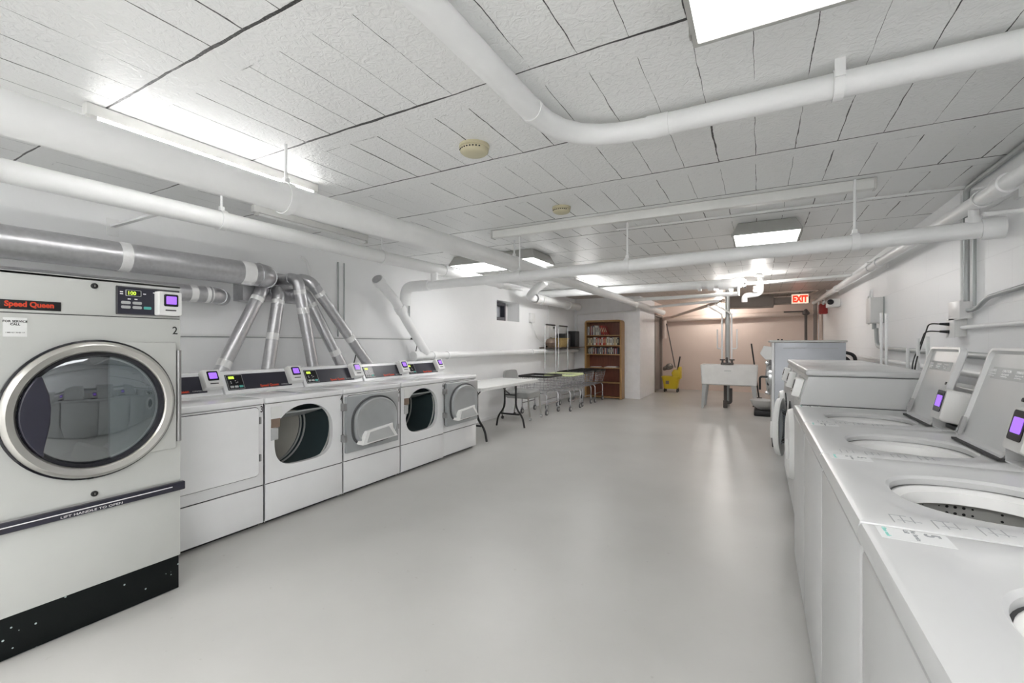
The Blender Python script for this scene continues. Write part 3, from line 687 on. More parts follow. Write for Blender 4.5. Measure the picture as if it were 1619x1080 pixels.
# ---------------------------------------------------------------- top-load washers on the right
WX = .190
def make_washer(y0, label, lid=True, detail=True):
    t = thing('top_load_washer', label, 'washer', (WX+.34, y0+.343, 0))
    y1 = y0+.686; X0, X1 = WX, WX+.68; zt = .930
    b = MB(); cr_ = lambda k, z: [(x, y, z) for x, y in rrect(X0+.006+k, X1-k, y0+.004+k, y1-.004-k, .012, 3)]
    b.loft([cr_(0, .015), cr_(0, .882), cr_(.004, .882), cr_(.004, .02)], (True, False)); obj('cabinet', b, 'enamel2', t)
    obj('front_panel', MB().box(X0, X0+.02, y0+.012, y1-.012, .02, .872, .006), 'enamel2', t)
    g = MB(); g.loft([[(x, y, z) for x, y in rrect(X0+.01, X1-.01, y0+.008, y1-.008, .012, 3)] for z in (.878, .892)], (False, False)); obj('deck_gap', g, 'seam', t)
    f = MB()
    for xx in (X0+.06, X1-.06):
        for yy in (y0+.06, y1-.06): f.cyl((xx, yy, 0), (xx, yy, .02), .02, 12)
    obj('feet', f, 'black', t)
    # deck with recess and tub opening
    cx, cy = X0+.305, y0+.343; dx1 = X0+.505
    A = rect_angs(cx, cy, X0-.004, X1, y0, y1, 64)
    R = lambda r, z: [(*rect_ray(a, cx, cy, X0-.004+r, X1-r, y0+r, y1-r), z) for a in A]
    sup = lambda a, rx, ry, e, z, ox=0: (cx+ox+cos(a)*rx*(abs(cos(a))**e+abs(sin(a))**e)**(-1/e), cy+sin(a)*ry*(abs(cos(a))**e+abs(sin(a))**e)**(-1/e), z)
    rec = lambda rx, ry, e, z, ox=0: [sup(a, rx, ry, e, z, ox) for a in A]
    b = MB(); b.loft([R(.012, .886), R(0, .890), R(0, zt-.014), R(.004, zt-.004), R(.014, zt), rec(.225, .262, 6, zt), rec(.212, .248, 6, zt-.006), rec(.19, .20, 2.3, zt-.010), rec(.183, .192, 2.3, zt-.018), rec(.186, .195, 2.3, zt-.07)], (False, False))
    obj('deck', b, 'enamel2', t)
    g = MB(); g.loft([rec(.1845, .1935, 2.3, zt-.024), rec(.21, .22, 2.3, zt-.028), rec(.21, .22, 2.2, zt-.034), rec(.18, .19, 2.2, zt-.034)], (False, False)); obj('tub_gap', g, 'black', t)
    g = MB(); g.loft([rec(.215, .215, 2, zt-.040), rec(.20, .20, 2, zt-.034), rec(.165, .165, 2, zt-.045), rec(.16, .16, 2, zt-.075), rec(.20, .20, 2, zt-.08)], (False, False)); obj('balance_ring', g, 'whiteplastic', t)
    g = MB(); g.loft([rec(.20, .20, 2, zt-.08), rec(.205, .205, 2, zt-.40), rec(.02, .02, 2, zt-.41)], (False, True)); dr = obj('wash_tub', g, 'perf', t)
    g = MB(); g.lathe([(.10, 0), (.06, .05), (.045, .12), (.04, .32), (.03, .33)], (cx, cy, zt-.41), seg=24)
    for k in range(4):
        a = k*pi/2; g.box(cx-.004, cx+.004, cy-.11, cy+.11, zt-.40, zt-.32) if k % 2 else g.box(cx-.11, cx+.11, cy-.004, cy+.004, zt-.40, zt-.32)
    obj('agitator', g, 'whiteplastic', t)
    # lid, leaning back
    if lid:
        ly0, ly1 = y0+.135, y0+.545; hx, hz = X0+.498, zt+.002
        ang = radians(74); up = Vector((cos(ang), 0, sin(ang))); nrm = Vector((-sin(ang), 0, cos(ang)))
        o_ = Vector((hx, 0, hz)); fn = lambda a, b_, d: tuple(o_+Vector((0, a, 0))+up*b_+nrm*d)
        H = .372
        o1 = rrect(ly0, ly1, 0, H, .03, 5); s_ = lambda k: [(min(max(p[0], ly0+k), ly1-k), min(max(p[1], k), H-k)) for p in o1]
        ins = lambda k: rrect(ly0+k, ly1-k, k, H-k, max(.03-k*.5, .004), 5)
        l = MB(); l.loft([[fn(a, b_, -.03) for a, b_ in ins(.006)], [fn(a, b_, -.024) for a, b_ in ins(0)], [fn(a, b_, .0) for a, b_ in ins(0)], [fn(a, b_, .0) for a, b_ in ins(.010)], [fn(a, b_, -.012) for a, b_ in ins(.020)], [fn(a, b_, -.012) for a, b_ in ins(.05)]])
        ld = obj('lid', l, 'enamel2', t)
        p = MB(); p.prism(rrect(ly0+.07, ly1-.06, H-.115, H-.070, .004, 2), fn, -.013, -.0112); lb = obj('instruction_label', p, 'greylabel', ld)
        for k in range(3):
            a0 = ly0+.078+k*.10
            text('lettering', ('WARNING', 'CAUTION', 'NOTICE')[k], .014, 'white', mplane(fn(a0+.09, H-.088, -.0108), (0, -1, 0), up), lb, sx=1.0)
            text('lettering', 'Do not open lid\nuntil tub stops', .008, 'white', mplane(fn(a0+.09, H-.098, -.0108), (0, -1, 0), up), lb)
        for aa in (ly1-.03,):
            p = MB(); p.prism([(aa-.012, .02), (aa+.012, .02), (aa+.008, .09), (aa-.006, .09)], fn, -.002, .010); hg = obj('hinge', p, 'hinge', ld)
            p = MB(); p.prism(rrect(aa-.008, aa+.008, .026, .042, .006, 3), fn, .009, .012); obj('hinge_screw', p, 'chrome', hg)
        for aa, bb in ((ly0+.05, H-.17),):
            p = MB(); p.prism(rrect(aa-.007, aa+.007, bb-.007, bb+.007, .006, 3), fn, -.014, -.006); obj('bumper', p, 'black', ld)
        obj('lid_slot', MB().box(hx-.012, hx+.02, ly0+.005, ly1-.005, zt-.004, zt+.0035), 'seam', t)
    # console behind the lid
    prof = [(X0+.635, zt-.03), (X0+.680, zt+.165), (X0+.76, zt+.165), (X0+.76, zt-.03)]
    b = MB(); b.loft([[(px, y, pz) for px, pz in prof] for y in (y0+.004, y1-.004)]); obj('console', b, 'enamel2', t, bevel=.006)
    # card reader on a bracket at the near end of the console
    cu = Vector((.045, 0, .195)).normalized(); cn = Vector((-cu.z, 0, cu.x))
    ro = Vector((X0+.620, y0+.068, zt+.085))
    bk = MB(); bk.box(X0+.54, X0+.64, y0+.012, y0+.115, zt+.004, zt+.022, .003); br = obj('reader_bracket', bk, 'black', t)
    fl = MB(); fl.box(X0+.50, X0+.62, y0+.124, y0+.129, zt+.0, zt+.05); fl.box(X0+.50, X0+.64, y0+.008, y0+.128, zt+.0, zt+.005)
    obj('bracket_plate', fl, 'enamel2', br)
    bx = MB(); fnr = lambda a, b_, d: tuple(ro+Vector((0, -1, 0))*a+cu*b_+cn*d)
    L0 = rrect(-.062, .062, -.07, .07, .012, 3)
    bx.loft([[fnr(a, b_, -.005) for a, b_ in L0], [fnr(a, b_, .105) for a, b_ in L0], [fnr(a*.9, b_*.93, .118) for a, b_ in L0]])
    rd = obj('card_reader', bx, 'greyplastic', t)
    s = MB(); s.prism(rrect(-.042, .042, -.035, .060, .008, 3), fnr, .116, .1205); obj('bezel', s, 'blackgloss', rd)
    s = MB(); s.prism(rrect(-.030, .030, -.012, .038, .004, 2), fnr, .1195, .122); obj('screen', s, 'purple', rd)
    if detail:
        zz = zt+.0006; F = lambda x, y: mplane((x, y, zz), (0, -1, 0), (1, 0, 0))
        p = MB()
        # instruction pictograms printed along the near edge of the deck
        yb = y0+.018
        for k in range(4):
            xx = X0+.06+k*.07
            for q in range(3): p.box(xx+q*.018, xx+q*.018+.002, yb+.006*q, yb+.05, zt-.0006, zt+.0004)
            p.box(xx, xx+.03, yb+.05, yb+.052, zt-.0006, zt+.0004); p.box(xx+.01, xx+.05, yb+.02, yb+.0216, zt-.0006, zt+.0004)
        obj('printed_diagram', p, 'greyink', t, smooth=False)
        p = MB(); p.box(X0+.02, X0+.13, y1-.083, y1-.018, zt-.0006, zt+.0003); sk = obj('sticker', p, 'deckpaper', t)
        text('lettering', 'For Service\nCall', .0115, 'greyink', mplane((X0+.075, y1-.021, zt+.0006), (0, -1, 0), (1, 0, 0)), sk)
        text('lettering', '5', .034, 'greyink', mplane((X0+.095, y1-.026, zt+.0006), (0, -1, 0), (1, 0, 0)), sk, bold=.02)
        text('lettering', 'Clean wash', .011, 'tealink', mplane((X0+.030, y1-.021, zt+.0006), (0, -1, 0), (1, 0, 0)), sk)
    return t
W0 = .512
w1 = make_washer(W0, 'white top-load washer nearest the viewer at the lower right corner')
dup(w1, (WX+.34, W0+.690+.343, 0), 'white top-load washer with its wide tub opening in view, second from the viewer')
dup(w1, (WX+.34, W0+1.380+.343, 0), 'white top-load washer third from the viewer, its raised lid cut by the right edge')
dup(w1, (WX+.34, W0+2.070+.343, 0), 'white top-load washer farthest back, its raised lid standing next to the front-load washer')

# ---------------------------------------------------------------- front-load washers (white)
def make_front_loader(y0, label, ajar):
    X = .225; y1 = y0+.69
    t = thing('front_load_washer', label, 'washer', (X+.33, y0+.345, 0))
    cy, cz = y0+.345, .62; z1 = .925
    A = rect_angs(cy, cz, y0+.002, y1-.002, .06, z1)
    L = lambda r: [rect_ray(a, cy, cz, y0+.002+r, y1-.002-r, .06+r, z1-r) for a in A]
    P = lambda pts, x: [(x, p[0], p[1]) for p in pts]; ci = lambda r, x, A_=A: [(x, cy+r*cos(a), cz+r*sin(a)) for a in A_]
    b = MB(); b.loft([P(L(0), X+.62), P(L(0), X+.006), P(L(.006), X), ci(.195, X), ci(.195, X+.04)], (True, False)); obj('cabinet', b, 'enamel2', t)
    g = MB(); g.loft([ci(.215, X-.004), ci(.215, X+.004), ci(.19, X+.01), ci(.165, X+.03), ci(.17, X+.06)], (False, False)); obj('door_gasket', g, 'rubber', t)
    g = MB(); g.loft([ci(.17, X+.06), ci(.24, X+.08), ci(.24, X+.42), ci(.01, X+.43)], (False, True)); obj('drum', g, 'perf', t)
    obj('toe_panel', MB().box(X+.02, X+.60, y0+.01, y1-.01, 0, .06), 'greyplastic', t)
    b = MB(); prof = [(X-.005, z1+.004), (X+.040, 1.105), (X+.62, 1.105), (X+.62, z1+.004)]
    b.loft([[(px, y, pz) for px, pz in prof] for y in (y0+.002, y1-.002)]); obj('control_head', b, 'enamel2', t, bevel=.004)
    obj('head_gap', MB().box(X+.006, X+.61, y0+.006, y1-.006, z1-.002, z1+.006), 'seam', t)
    obj('top', MB().box(X+.028, X+.63, y0, y1, 1.108, 1.145, .012, 3), 'enamel2', t)
    cu = Vector((.045, 0, .176)).normalized(); cn = Vector((-cu.z, 0, cu.x)); base = Vector((X-.005, y0, z1+.004))
    fn = lambda a, b_, d: tuple(base+Vector((0, 1, 0))*a+cu*b_+cn*d)
    p = MB(); p.prism(rrect(.08, .56, .02, .155, .008, 2), fn, -.002, .003); pn = obj('control_panel', p, 'greylabel', t)
    p = MB(); p.prism(rrect(.30, .40, .03, .145, .004, 2), fn, .002, .006); obj('display', p, 'blackgloss', pn)
    p = MB(); p.prism(rrect(.48, .54, .04, .12, .004, 2), fn, .002, .006); obj('lettering_plate', p, 'ink', pn)
    reader(t, fn(.19, .09, .002), cn, (0, -1, 0), cu, .8, scr='blackgloss')
    # door hinged at its far edge, ajar
    hy = cy+.235; an = radians(ajar)
    def D(r, a, d):   # door-plane coords -> world
        u = -(.235-r*cos(a)); z = cz+r*sin(a)      # u along door from the hinge towards the near side
        return (X-.012+u*sin(an)*1.0 - d*cos(an), hy+u*cos(an)+d*sin(an), z)
    TA = [2*pi*k/48 for k in range(48)]
    lp = lambda r, d: [D(r, a, d) for a in TA]
    s = MB(); s.loft([lp(.150, .005), lp(.235, 0), lp(.240, .012), lp(.228, .040), lp(.185, .050), lp(.155, .036)], (False, False)); s.loft([lp(.155, .036), lp(.150, .005)], (False, False))
    dr = obj('door', s, 'whiteplastic', t)
    s = MB(); s.loft([lp(.153, .030), lp(.12, .034), lp(.01, .036)], (False, True)); obj('door_glass', s, 'glassdark', dr)
    s = MB(); s.loft([lp(.150, .02), lp(.135, -.04), lp(.10, -.07), lp(.01, -.075)], (False, True)); obj('glass_bowl', s, 'glass', dr)
    s = MB(); pts = [D(.205, radians(180-18+36*k/6), .05) for k in range(7)]; s.tube(pts, .010, 8); obj('door_handle', s, 'whiteplastic', dr)
    return t
make_front_loader(3.290, 'white front-load washer right behind the top-load washers, side panel in view', 0)
make_front_loader(3.985, 'white front-load washer with its round door ajar, middle of the three', 10)
make_front_loader(4.680, 'white front-load washer farthest back of the three low ones, by the tall grey washer', 0)

# ---------------------------------------------------------------- tall grey washer extractor
def extractor():
    X = .145; y0, y1 = 6.55, 7.40; H = 1.345
    t = thing('washer_extractor', 'tall blue-grey commercial washer on a black base beyond the white ones', 'washer', (X+.38, 7.0, 0))
    cy, cz = 6.98, .86
    obj('base', MB().box(X+.0, X+.75, y0, y1, 0, .26, .004), 'black', t)
    obj('cabinet', MB().box(X+.028, X+.755, y0, y1, .262, H-.028, .006), 'bluegrey', t)
    obj('front_panel', MB().box(X-.002, X+.026, y0, y1, .20, H-.028, .004), 'enamel', t)
    obj('top', MB().box(X-.03, X+.77, y0-.01, y1, H-.026, H, .008), 'greyplastic', t)
    p = MB()
    for yy in (y0+.0,):
        for a, b in ((.12, .35), (.42, .68)): p.box(X+a, X+b, yy-.0025, yy+.002, 1.245, 1.251)
    obj('pressed_groove', p, 'greylabel', t)
    TA = [2*pi*k/48 for k in range(48)]; ci = lambda r, x: [(x, cy+r*cos(a), cz+r*sin(a)) for a in TA]
    s = MB(); s.loft([ci(.245, X-.002), ci(.245, X-.03), ci(.225, X-.055), ci(.17, X-.06), ci(.16, X-.04)], (False, True)); dr = obj('door', s, 'chrome', t)
    s = MB(); s.loft([ci(.16, X-.044), ci(.10, X-.065), ci(.01, X-.07)], (False, True)); obj('glass', s, 'glassdark', dr)
    h = MB(); h.tube(arc_path([(X-.04, cy-.22, .87), (X-.135, cy-.22, .87), (X-.135, cy-.22, .70)], .03), .014, 10); obj('door_handle', h, 'black', dr)
    h = MB()
    for z in (1.05, .86, .66): h.box(X-.075, X-.03, cy-.21, cy-.16, z-.02, z+.02, .006)
    obj('latch_block', h, 'chrome', dr)
    # pentagonal pale card box at the top corner
    b = MB(); poly = [(X, 1.265), (X, 1.10), (X-.075, 1.10), (X-.135, 1.175), (X-.09, 1.275)]
    b.prism(poly, XZ, y0+.05, y0+.20); obj('card_reader', b, 'whiteplastic', t, bevel=.006)
    h = MB(); h.tube(arc_path([(X+.76, 6.7, 1.20), (X+.86, 6.7, 1.17), (X+.90, 6.7, .7)], .10), .02, 10); h.tube(arc_path([(X+.76, 6.85, 1.15), (X+.83, 6.85, 1.10), (X+.86, 6.85, .7)], .10), .02, 10); obj('hose', h, 'black', t)
    b = MB(); b.box(X+.06, X+.08, y0+.1, y0+.12, H, H+.018); b.box(X+.10, X+.12, y0+.1, y0+.12, H, H+.018); obj('top_bolts', b, 'black', t)
extractor()

# ---------------------------------------------------------------- pipes
def pipe(name, label, pts, r, m='pipe', rad=.1, cat='pipe', collars=(), group=None, seg=20):
    path = arc_path(pts, rad) if len(pts) > 2 else [Vector(p) for p in pts]
    t = MB(); t.tube(path, r, seg)
    if not collars:
        o = obj(name, t, m); return tag(o, label, cat, group)
    c = sum((Vector(p) for p in pts), Vector())/len(pts)
    e = thing(name, label, cat, tuple(c), group)
    obj('pipe_run', t, m, e)
    for p, dr, ln, k in collars:
        p = Vector(p); dr = Vector(dr).normalized(); b = MB(); b.cyl(p-dr*ln/2, p+dr*ln/2, r*k, seg)
        obj('collar', b, m, e)
    return e
def hanger(label, p, r, ztop=ZC, axis='Y', group=None, m='pipe'):
    """clevis hanger: rod plus band round a pipe at p"""
    x, y, z = p; t = thing('pipe_hanger', label, 'hanger', (x, y, z), group)
    b = MB(); n = 20; rr = r+.004; w_ = .022
    def cp(a, R, s_): 
        return (x+R*cos(a), y+s_, z+R*sin(a)) if axis == 'Y' else (x+s_, y+R*cos(a), z+R*sin(a))
    b.torus([[cp(a, rr, -w_), cp(a, rr+.006, -w_), cp(a, rr+.006, w_), cp(a, rr, w_)] for a in [2*pi*k/n for k in range(n)]])
    obj('band', b, m, t)
    b = MB(); b.box(x-.014, x+.014, y-.014, y+.014, z+rr, z+rr+.03); obj('yoke', b, m, t)
    b = MB(); b.cyl((x, y, z+rr+.02), (x, y, ztop), .0085, 10); obj('rod', b, m, t)
    return t
# big insulated pipe along the left
BX, BR = -2.32, .079
bp0 = (BX, -2.55, 2.117)
bz = lambda y: 2.117+max(0, min(1, (y-1.9)/1.5))*.048
pipe('insulated_pipe', 'fattest white pipe running the length of the room beside the tube light', [bp0, (BX, 1.9, 2.117), (BX, 3.4, 2.165), (BX, 5.2, 2.165)], BR, rad=.5,
     collars=[((BX, -1.0, bz(-1)), (0, 1, 0), .05, 1.03)], seg=32)
pipe('insulated_pipe', 'slimmer white pipe carrying on from the fat pipe to the closet corner', [(BX, 5.2, bz(5.2)), (BX, 12.9, 2.155)], .066,
     collars=[((BX, 9.75, 2.16), (0, 1, 0), .12, 1.15)], seg=24)
hanger('wide band hanger holding the fat pipe at the end of the tube light', (BX, 1.60, bz(1.60)), BR)
hanger('band hanger holding the fat pipe just behind the long raceway', (BX, 4.28, bz(4.28)), BR)
# left white pipe
LX = -3.38
pipe('sprinkler_main', 'white pipe above the metal ducts along the left wall', [(LX, -2.5, 2.185), (LX, 6.0, 2.195)], .062, collars=[((LX, .72, 2.189), (0, 1, 0), .05, 1.12), ((LX, 4.45, 2.193), (0, 1, 0), .08, 1.15)], seg=24)
for i, (yy, lb) in enumerate(((1.83, 'hanger strap on the white left wall pipe above the metal ducts'), (3.4, 'small hanger on the left wall pipe above the vertical conduits'), (5.8, 'hanger on the left wall pipe beyond the cross pipe'))):
    hanger(lb, (LX, yy, 2.191), .062)
bk = thing('pipe_bracket', 'grey wall bracket clip behind the left wall pipe above the big dryer', 'bracket', (LX, 1.3, 2.2))
b = MB(); b.box(XL, LX+.0, 1.44, 1.47, 2.14, 2.155); b.box(XL, XL+.01, 1.42, 1.49, 2.08, 2.2); b.box(LX-.015, LX+.015, 1.43, 1.48, 2.13, 2.16); obj('arm', b, 'pipe', bk)
# cross pipe with fittings down the left wall
e = thing('cross_drain_pipe', 'long white pipe crossing the whole room under the hanging rods', 'pipe', (-1.3, 4.0, 2.0))
b = MB(); b.tube([(-3.62, 4.27, 2.0), (1.20, 3.73, 1.992)], .052, 24); obj('pipe_run', b, 'pipe', e)
b = MB(); b.cyl((1.17, 3.733, 1.992), (1.27, 3.722, 1.992), .064, 24); obj('collar', b, 'pipe', e)
b = MB(); b.tube(arc_path([(-3.45, 4.25, 2.005), (-3.86, 4.29, 2.01), (-3.88, 4.29, 1.78)], .13, 8), .066, 24); obj('elbow', b, 'pipe', e)
b = MB(); b.tube([(LX, 4.245, 2.16), (LX, 4.245, 2.02)], .042, 16); obj('tee_riser', b, 'pipe', e)
e = thing('drain_wye_pipe', 'slanted white drain pipe with a capped end above the last dryers', 'pipe', (-3.9, 4.3, 1.15))
b = MB(); b.tube([(-3.86, 3.84, 2.02), (-3.89, 4.12, 1.84), (-3.91, 4.42, 1.52), (-3.93, 4.76, 1.18)], .056, 24); obj('pipe_run', b, 'pipe', e)
b = MB(); b.cyl((-3.855, 3.80, 2.046), (-3.86, 3.86, 2.005), .068, 24); cp_ = obj('cleanout_cap', b, 'pipe', e)
b = MB(); b.cyl((-3.853, 3.792, 2.052), (-3.855, 3.80, 2.046), .058, 24); obj('cap_face', b, 'galv', cp_)
b = MB(); b.cyl((-3.895, 4.20, 1.76), (-3.90, 4.26, 1.70), .070, 24); obj('collar', b, 'pipe', e)
b = MB(); b.cyl((-3.93, 4.50, 1.135), (-3.93, 4.62, 1.135), .068, 24); obj('cleanout_stub', b, 'pipe', e)
pipe('wall_drain_pipe', 'long white pipe running low along the left wall behind the table', [(-3.945, 4.58, 1.135), (-3.945, 10.6, 1.145)], .050,
     collars=[((-3.945, 4.62, 1.135), (0, 1, 0), .10, 1.2), ((-3.945, 4.95, 1.135), (0, 1, 0), .09, 1.25), ((-3.945, 5.25, 1.135), (0, 1, 0), .03, 1.15), ((-3.945, 8.0, 1.14), (0, 1, 0), .05, 1.2), ((-3.945, 9.0, 1.14), (0, 1, 0), .05, 1.2)], seg=24)
# curved pipe near the ceiling, upper middle
pipe('curved_ceiling_pipe', 'white pipe bending from the top edge toward the right across the ceiling', [(-.90, -2.5, 2.345), (-.885, 2.22, 2.345), (1.28, 2.22, 2.345)], .050, rad=.42,
     collars=[((-.886, 1.80, 2.345), (0, 1, 0), .03, 1.08), ((-.42, 2.22, 2.345), (1, 0, 0), .10, 1.08)], seg=24)
b = MB(); b.box(.255, .295, 2.165, 2.275, 2.30, 2.41); b.box(.255, .295, 2.13, 2.17, 2.30, ZC)
b = MB(); b.torus([[(.26+s_, 2.22+R*cos(a), 2.345+R*sin(a)) for R, s_ in ((.053, 0), (.060, 0), (.060, .035), (.053, .035))] for a in [2*pi*k/20 for k in range(20)]]); b.box(.26, .295, 2.150, 2.162, 2.35, ZC)
tag(obj('pipe_strap', b, 'pipe'), 'white strap clamping the curved ceiling pipe right of its bend', 'strap')
# raceway (long unlit strip) and its rods
e = thing('ceiling_raceway', 'long grey-white raceway channel crossing under the ceiling', 'channel', (-.82, 3.86, 2.34))
obj('channel', MB().box(-2.31, .68, 3.80, 3.86, 2.345, ZC-.003, .004), 'fixture', e)
obj('end_cap', MB().box(.675, .69, 3.795, 3.865, 2.34, ZC-.003, .003), 'greyplastic', e)
obj('end_cap', MB().box(-2.32, -2.305, 3.795, 3.865, 2.34, ZC-.003, .003), 'greyplastic', e)
crossz = lambda x: 2.005+(x+3.62)/4.82*(-.013); crossy = lambda x: 4.27+(x+3.62)/4.82*(-.54)
for x, lb in ((.57, 'right hand rod hanger holding the cross pipe'), (-1.02, 'middle rod hanger holding the cross pipe'), (-2.16, 'left rod hanger holding the cross pipe, left of its twin')):
    hanger(lb, (x, crossy(x), crossz(x)), .052, axis='X')
pipe('ceiling_conduit', 'thin conduit crossing the ceiling behind the raceway and down the right wall', [(-1.2, 4.28, 2.40), (1.285, 4.28, 2.40)], .010, 'pipe', .03)
# right wall pipes
pipe('wall_sprinkler_pipe', 'white pipe running the length of the right wall near the ceiling', [(1.14, -2.5, 2.07), (1.14, 12.8, 2.27)], .042,
     collars=[((1.14, y, 2.07+(y+2.5)/15.3*.2), (0, 1, 0), .10, 1.25) for y in (3.35, 6.2, 9.2)], seg=20)
for y, lb in ((3.62, 'wall hanger of the right wall pipe above the cross pipe end'), (6.6, 'wall hanger of the right wall pipe in the middle of the room'), (10.2, 'wall hanger of the right wall pipe farthest back')):
    z = 2.07+(y+2.5)/15.3*.2; e = thing('wall_hanger', lb, 'hanger', (1.2, y, z))
    b = MB(); b.box(1.10, 1.30, y-.015, y+.015, z+.055, z+.065); b.box(1.28, 1.30, y-.03, y+.03, z-.02, z+.11); obj('bracket_arm', b, 'pipe', e)
    b = MB(); b.torus([[(1.14+R*cos(a), y+s_, z+R*sin(a)) for R, s_ in ((.045, -.012), (.051, -.012), (.051, .012), (.045, .012))] for a in [2*pi*k/16 for k in range(16)]]); obj('band', b, 'pipe', e)
e = thing('branch_fitting', 'vertical branch joining the cross pipe to the right wall pipe', 'pipe', (1.15, 3.735, 2.0))
b = MB(); b.tube([(1.14, 3.735, 2.02), (1.14, 3.735, 2.14)], .026, 14); obj('riser', b, 'pipe', e)
b = MB(); b.cyl((1.14, 3.735, 2.03), (1.14, 3.735, 2.07), .038, 14); obj('collar', b, 'pipe', e)
pipe('anchor_pipe', 'short white stub from the branch fitting into the right wall', [(1.14, 3.6, 2.055), (1.30, 3.6, 2.055)], .014, 'pipe')
# conduit bundle on right wall
pipe('wall_conduit', 'dark grey conduit dropping down the right wall to the outlet boxes', [(1.275, 2.4, 2.395), (1.275, 4.30, 2.395), (1.275, 4.30, 1.60)], .016, 'conduit', .05)
pipe('wall_conduit', 'thin white conduit left of the dark conduit on the right wall', [(1.28, 4.40, 2.405), (1.28, 4.40, 1.59)], .010, 'pipe', .03)
pipe('wall_conduit', 'thin white conduit right of the dark conduit on the right wall', [(1.28, 4.18, 2.3), (1.28, 4.18, 1.56)], .010, 'conduit', .03)
pipe('wall_conduit', 'grey conduit bending from the upper outlet box toward the right edge', [(1.27, 4.25, 1.535), (1.27, 4.12, 1.535), (1.27, 3.95, 1.60), (1.27, 2.6, 1.66)], .014, 'conduit', .08)
pipe('wall_conduit', 'straight conduit running right from the lower outlet box', [(1.27, 4.35, 1.42), (1.27, 2.6, 1.42)], .014, 'pipe', .05)
def outlet(y0, y1, z0, z1, label, plug=False):
    e = thing('outlet_box', label, 'outlet', (1.28, (y0+y1)/2, z0))
    obj('box', MB().box(1.235, 1.30, y0, y1, z0, z1, .004), 'whiteplastic', e)
    obj('cover_plate', MB().box(1.229, 1.236, y0-.006, y1+.006, z0-.006, z1+.006, .002), 'whiteplastic', e)
    return e
outlet(4.27, 4.47, 1.48, 1.60, 'upper white outlet box on the right wall where the conduits meet')
outlet(4.37, 4.52, 1.355, 1.48, 'lower white outlet box with two black plugs on the right wall')
for i, z in enumerate((1.448, 1.392)):
    e = thing('power_cord', ('upper', 'lower')[i]+' black plug and cord hanging from the outlet box on the right wall', 'cord', (1.2, 4.45, z))
    b = MB(); b.cyl((1.228, 4.46, z), (1.185, 4.49, z+.004), .013, 10, .008); obj('plug', b, 'black', e)
    b = MB(); b.tube(arc_path([(1.185, 4.49, z+.004), (1.13-.02*i, 4.52, z+.01), (1.06-.01*i, 4.42, 1.28), (1.0-.02*i, 4.30, 1.16), (.965, 4.2, .95)], .09), .0045, 8); obj('cord', b, 'black', e)
# meter box further back on the right wall
e = thing('wall_box', 'white electrical box with loops of cable on the right wall', 'box', (1.25, 6.95, 1.56))
obj('box', MB().box(1.17, 1.30, 6.80, 7.05, 1.55, 1.86, .005), 'whiteplastic', e)
obj('side_plate', MB().box(1.17, 1.29, 6.785, 6.80, 1.56, 1.85), 'whiteplastic', e); obj('edge_strip', MB().box(1.288, 1.30, 6.78, 6.80, 1.55, 1.86), 'conduit', e)  # narrow grey strip along the box's right edge
b = MB(); b.tube([(1.20, 7.05+.12*sin(a), 1.72+.17*cos(a)) for a in [pi*k/12 for k in range(13)]], .010, 8); b.tube([(1.20, 6.93+.06*cos(a), 1.86+.10*sin(a)) for a in [pi*k/12 for k in range(13)]], .010, 8); obj('cable_loop', b, 'pipe', e)
obj('knockout', MB().cyl((1.23, 6.93, 1.55), (1.23, 6.93, 1.48), .022, 12), 'conduit', e)
pipe('wall_conduit', 'grey conduit curving from the electrical box along the right wall behind the washers', [(1.25, 6.93, 1.49), (1.25, 6.90, 1.28), (1.25, 6.6, 1.25), (1.25, 1.0, 1.20)], .022, 'conduit', .15)
pipe('water_pipe', 'white water pipe running along the right wall behind the washers', [(1.22, 9.0, 1.13), (1.22, 1.0, 1.09)], .022, 'pipe', .1)
pipe('water_pipe', 'lower white water pipe behind the raised lids of the washers', [(1.12, 4.2, 1.02), (1.12, 1.0, 1.0)], .03, 'pipe', .1)
pipe('water_pipe', 'middle white water pipe behind the raised lids of the washers', [(1.12, 4.0, 1.13), (1.12, 1.0, 1.11)], .022, 'pipe', .1)
for k, (yy, zt_, lb) in enumerate(((5.50, 1.60, 'tall thin white standpipe nearest the electrical box'), (5.30, 1.58, 'tall thin white standpipe right of the one by the electrical box'), (4.62, 1.27, 'short white standpipe above the front-load washers'), (4.36, 1.345, 'white standpipe left of the power cords'), (4.14, 1.355, 'white standpipe behind the power cords'))):
    pipe('standpipe', lb, [(1.03, yy, .0), (1.03, yy, zt_)], .011, 'pipe')
# alarm gear at the far right corner
e = thing('alarm_box', 'small red alarm box on the right wall near the back corner', 'alarm', (1.25, 11.9, 1.98))
obj('box', MB().box(1.16, 1.30, 11.78, 12.0, 1.95, 2.17, .01), 'redbox', e)
obj('cover_plate', MB().box(1.15, 1.16, 11.80, 11.98, 1.97, 2.15, .003), 'redbox', e)
e = thing('emergency_lamp', 'white emergency lamp unit with a dark lens on the right wall', 'lamp', (1.22, 10.2, 2.05))
obj('housing', MB().box(1.12, 1.30, 10.0, 10.45, 1.98, 2.12, .015), 'whiteplastic', e)
obj('lens', MB().lathe([(.05, 0), (.05, .03), (.03, .045)], (1.14, 9.99, 2.06), (0, -1, 0)), 'blackgloss', e)
obj('lens', MB().lathe([(.05, 0), (.05, .03), (.03, .045)], (1.10, 10.48, 2.10), (-1, 0, 0)), 'chrome', e)
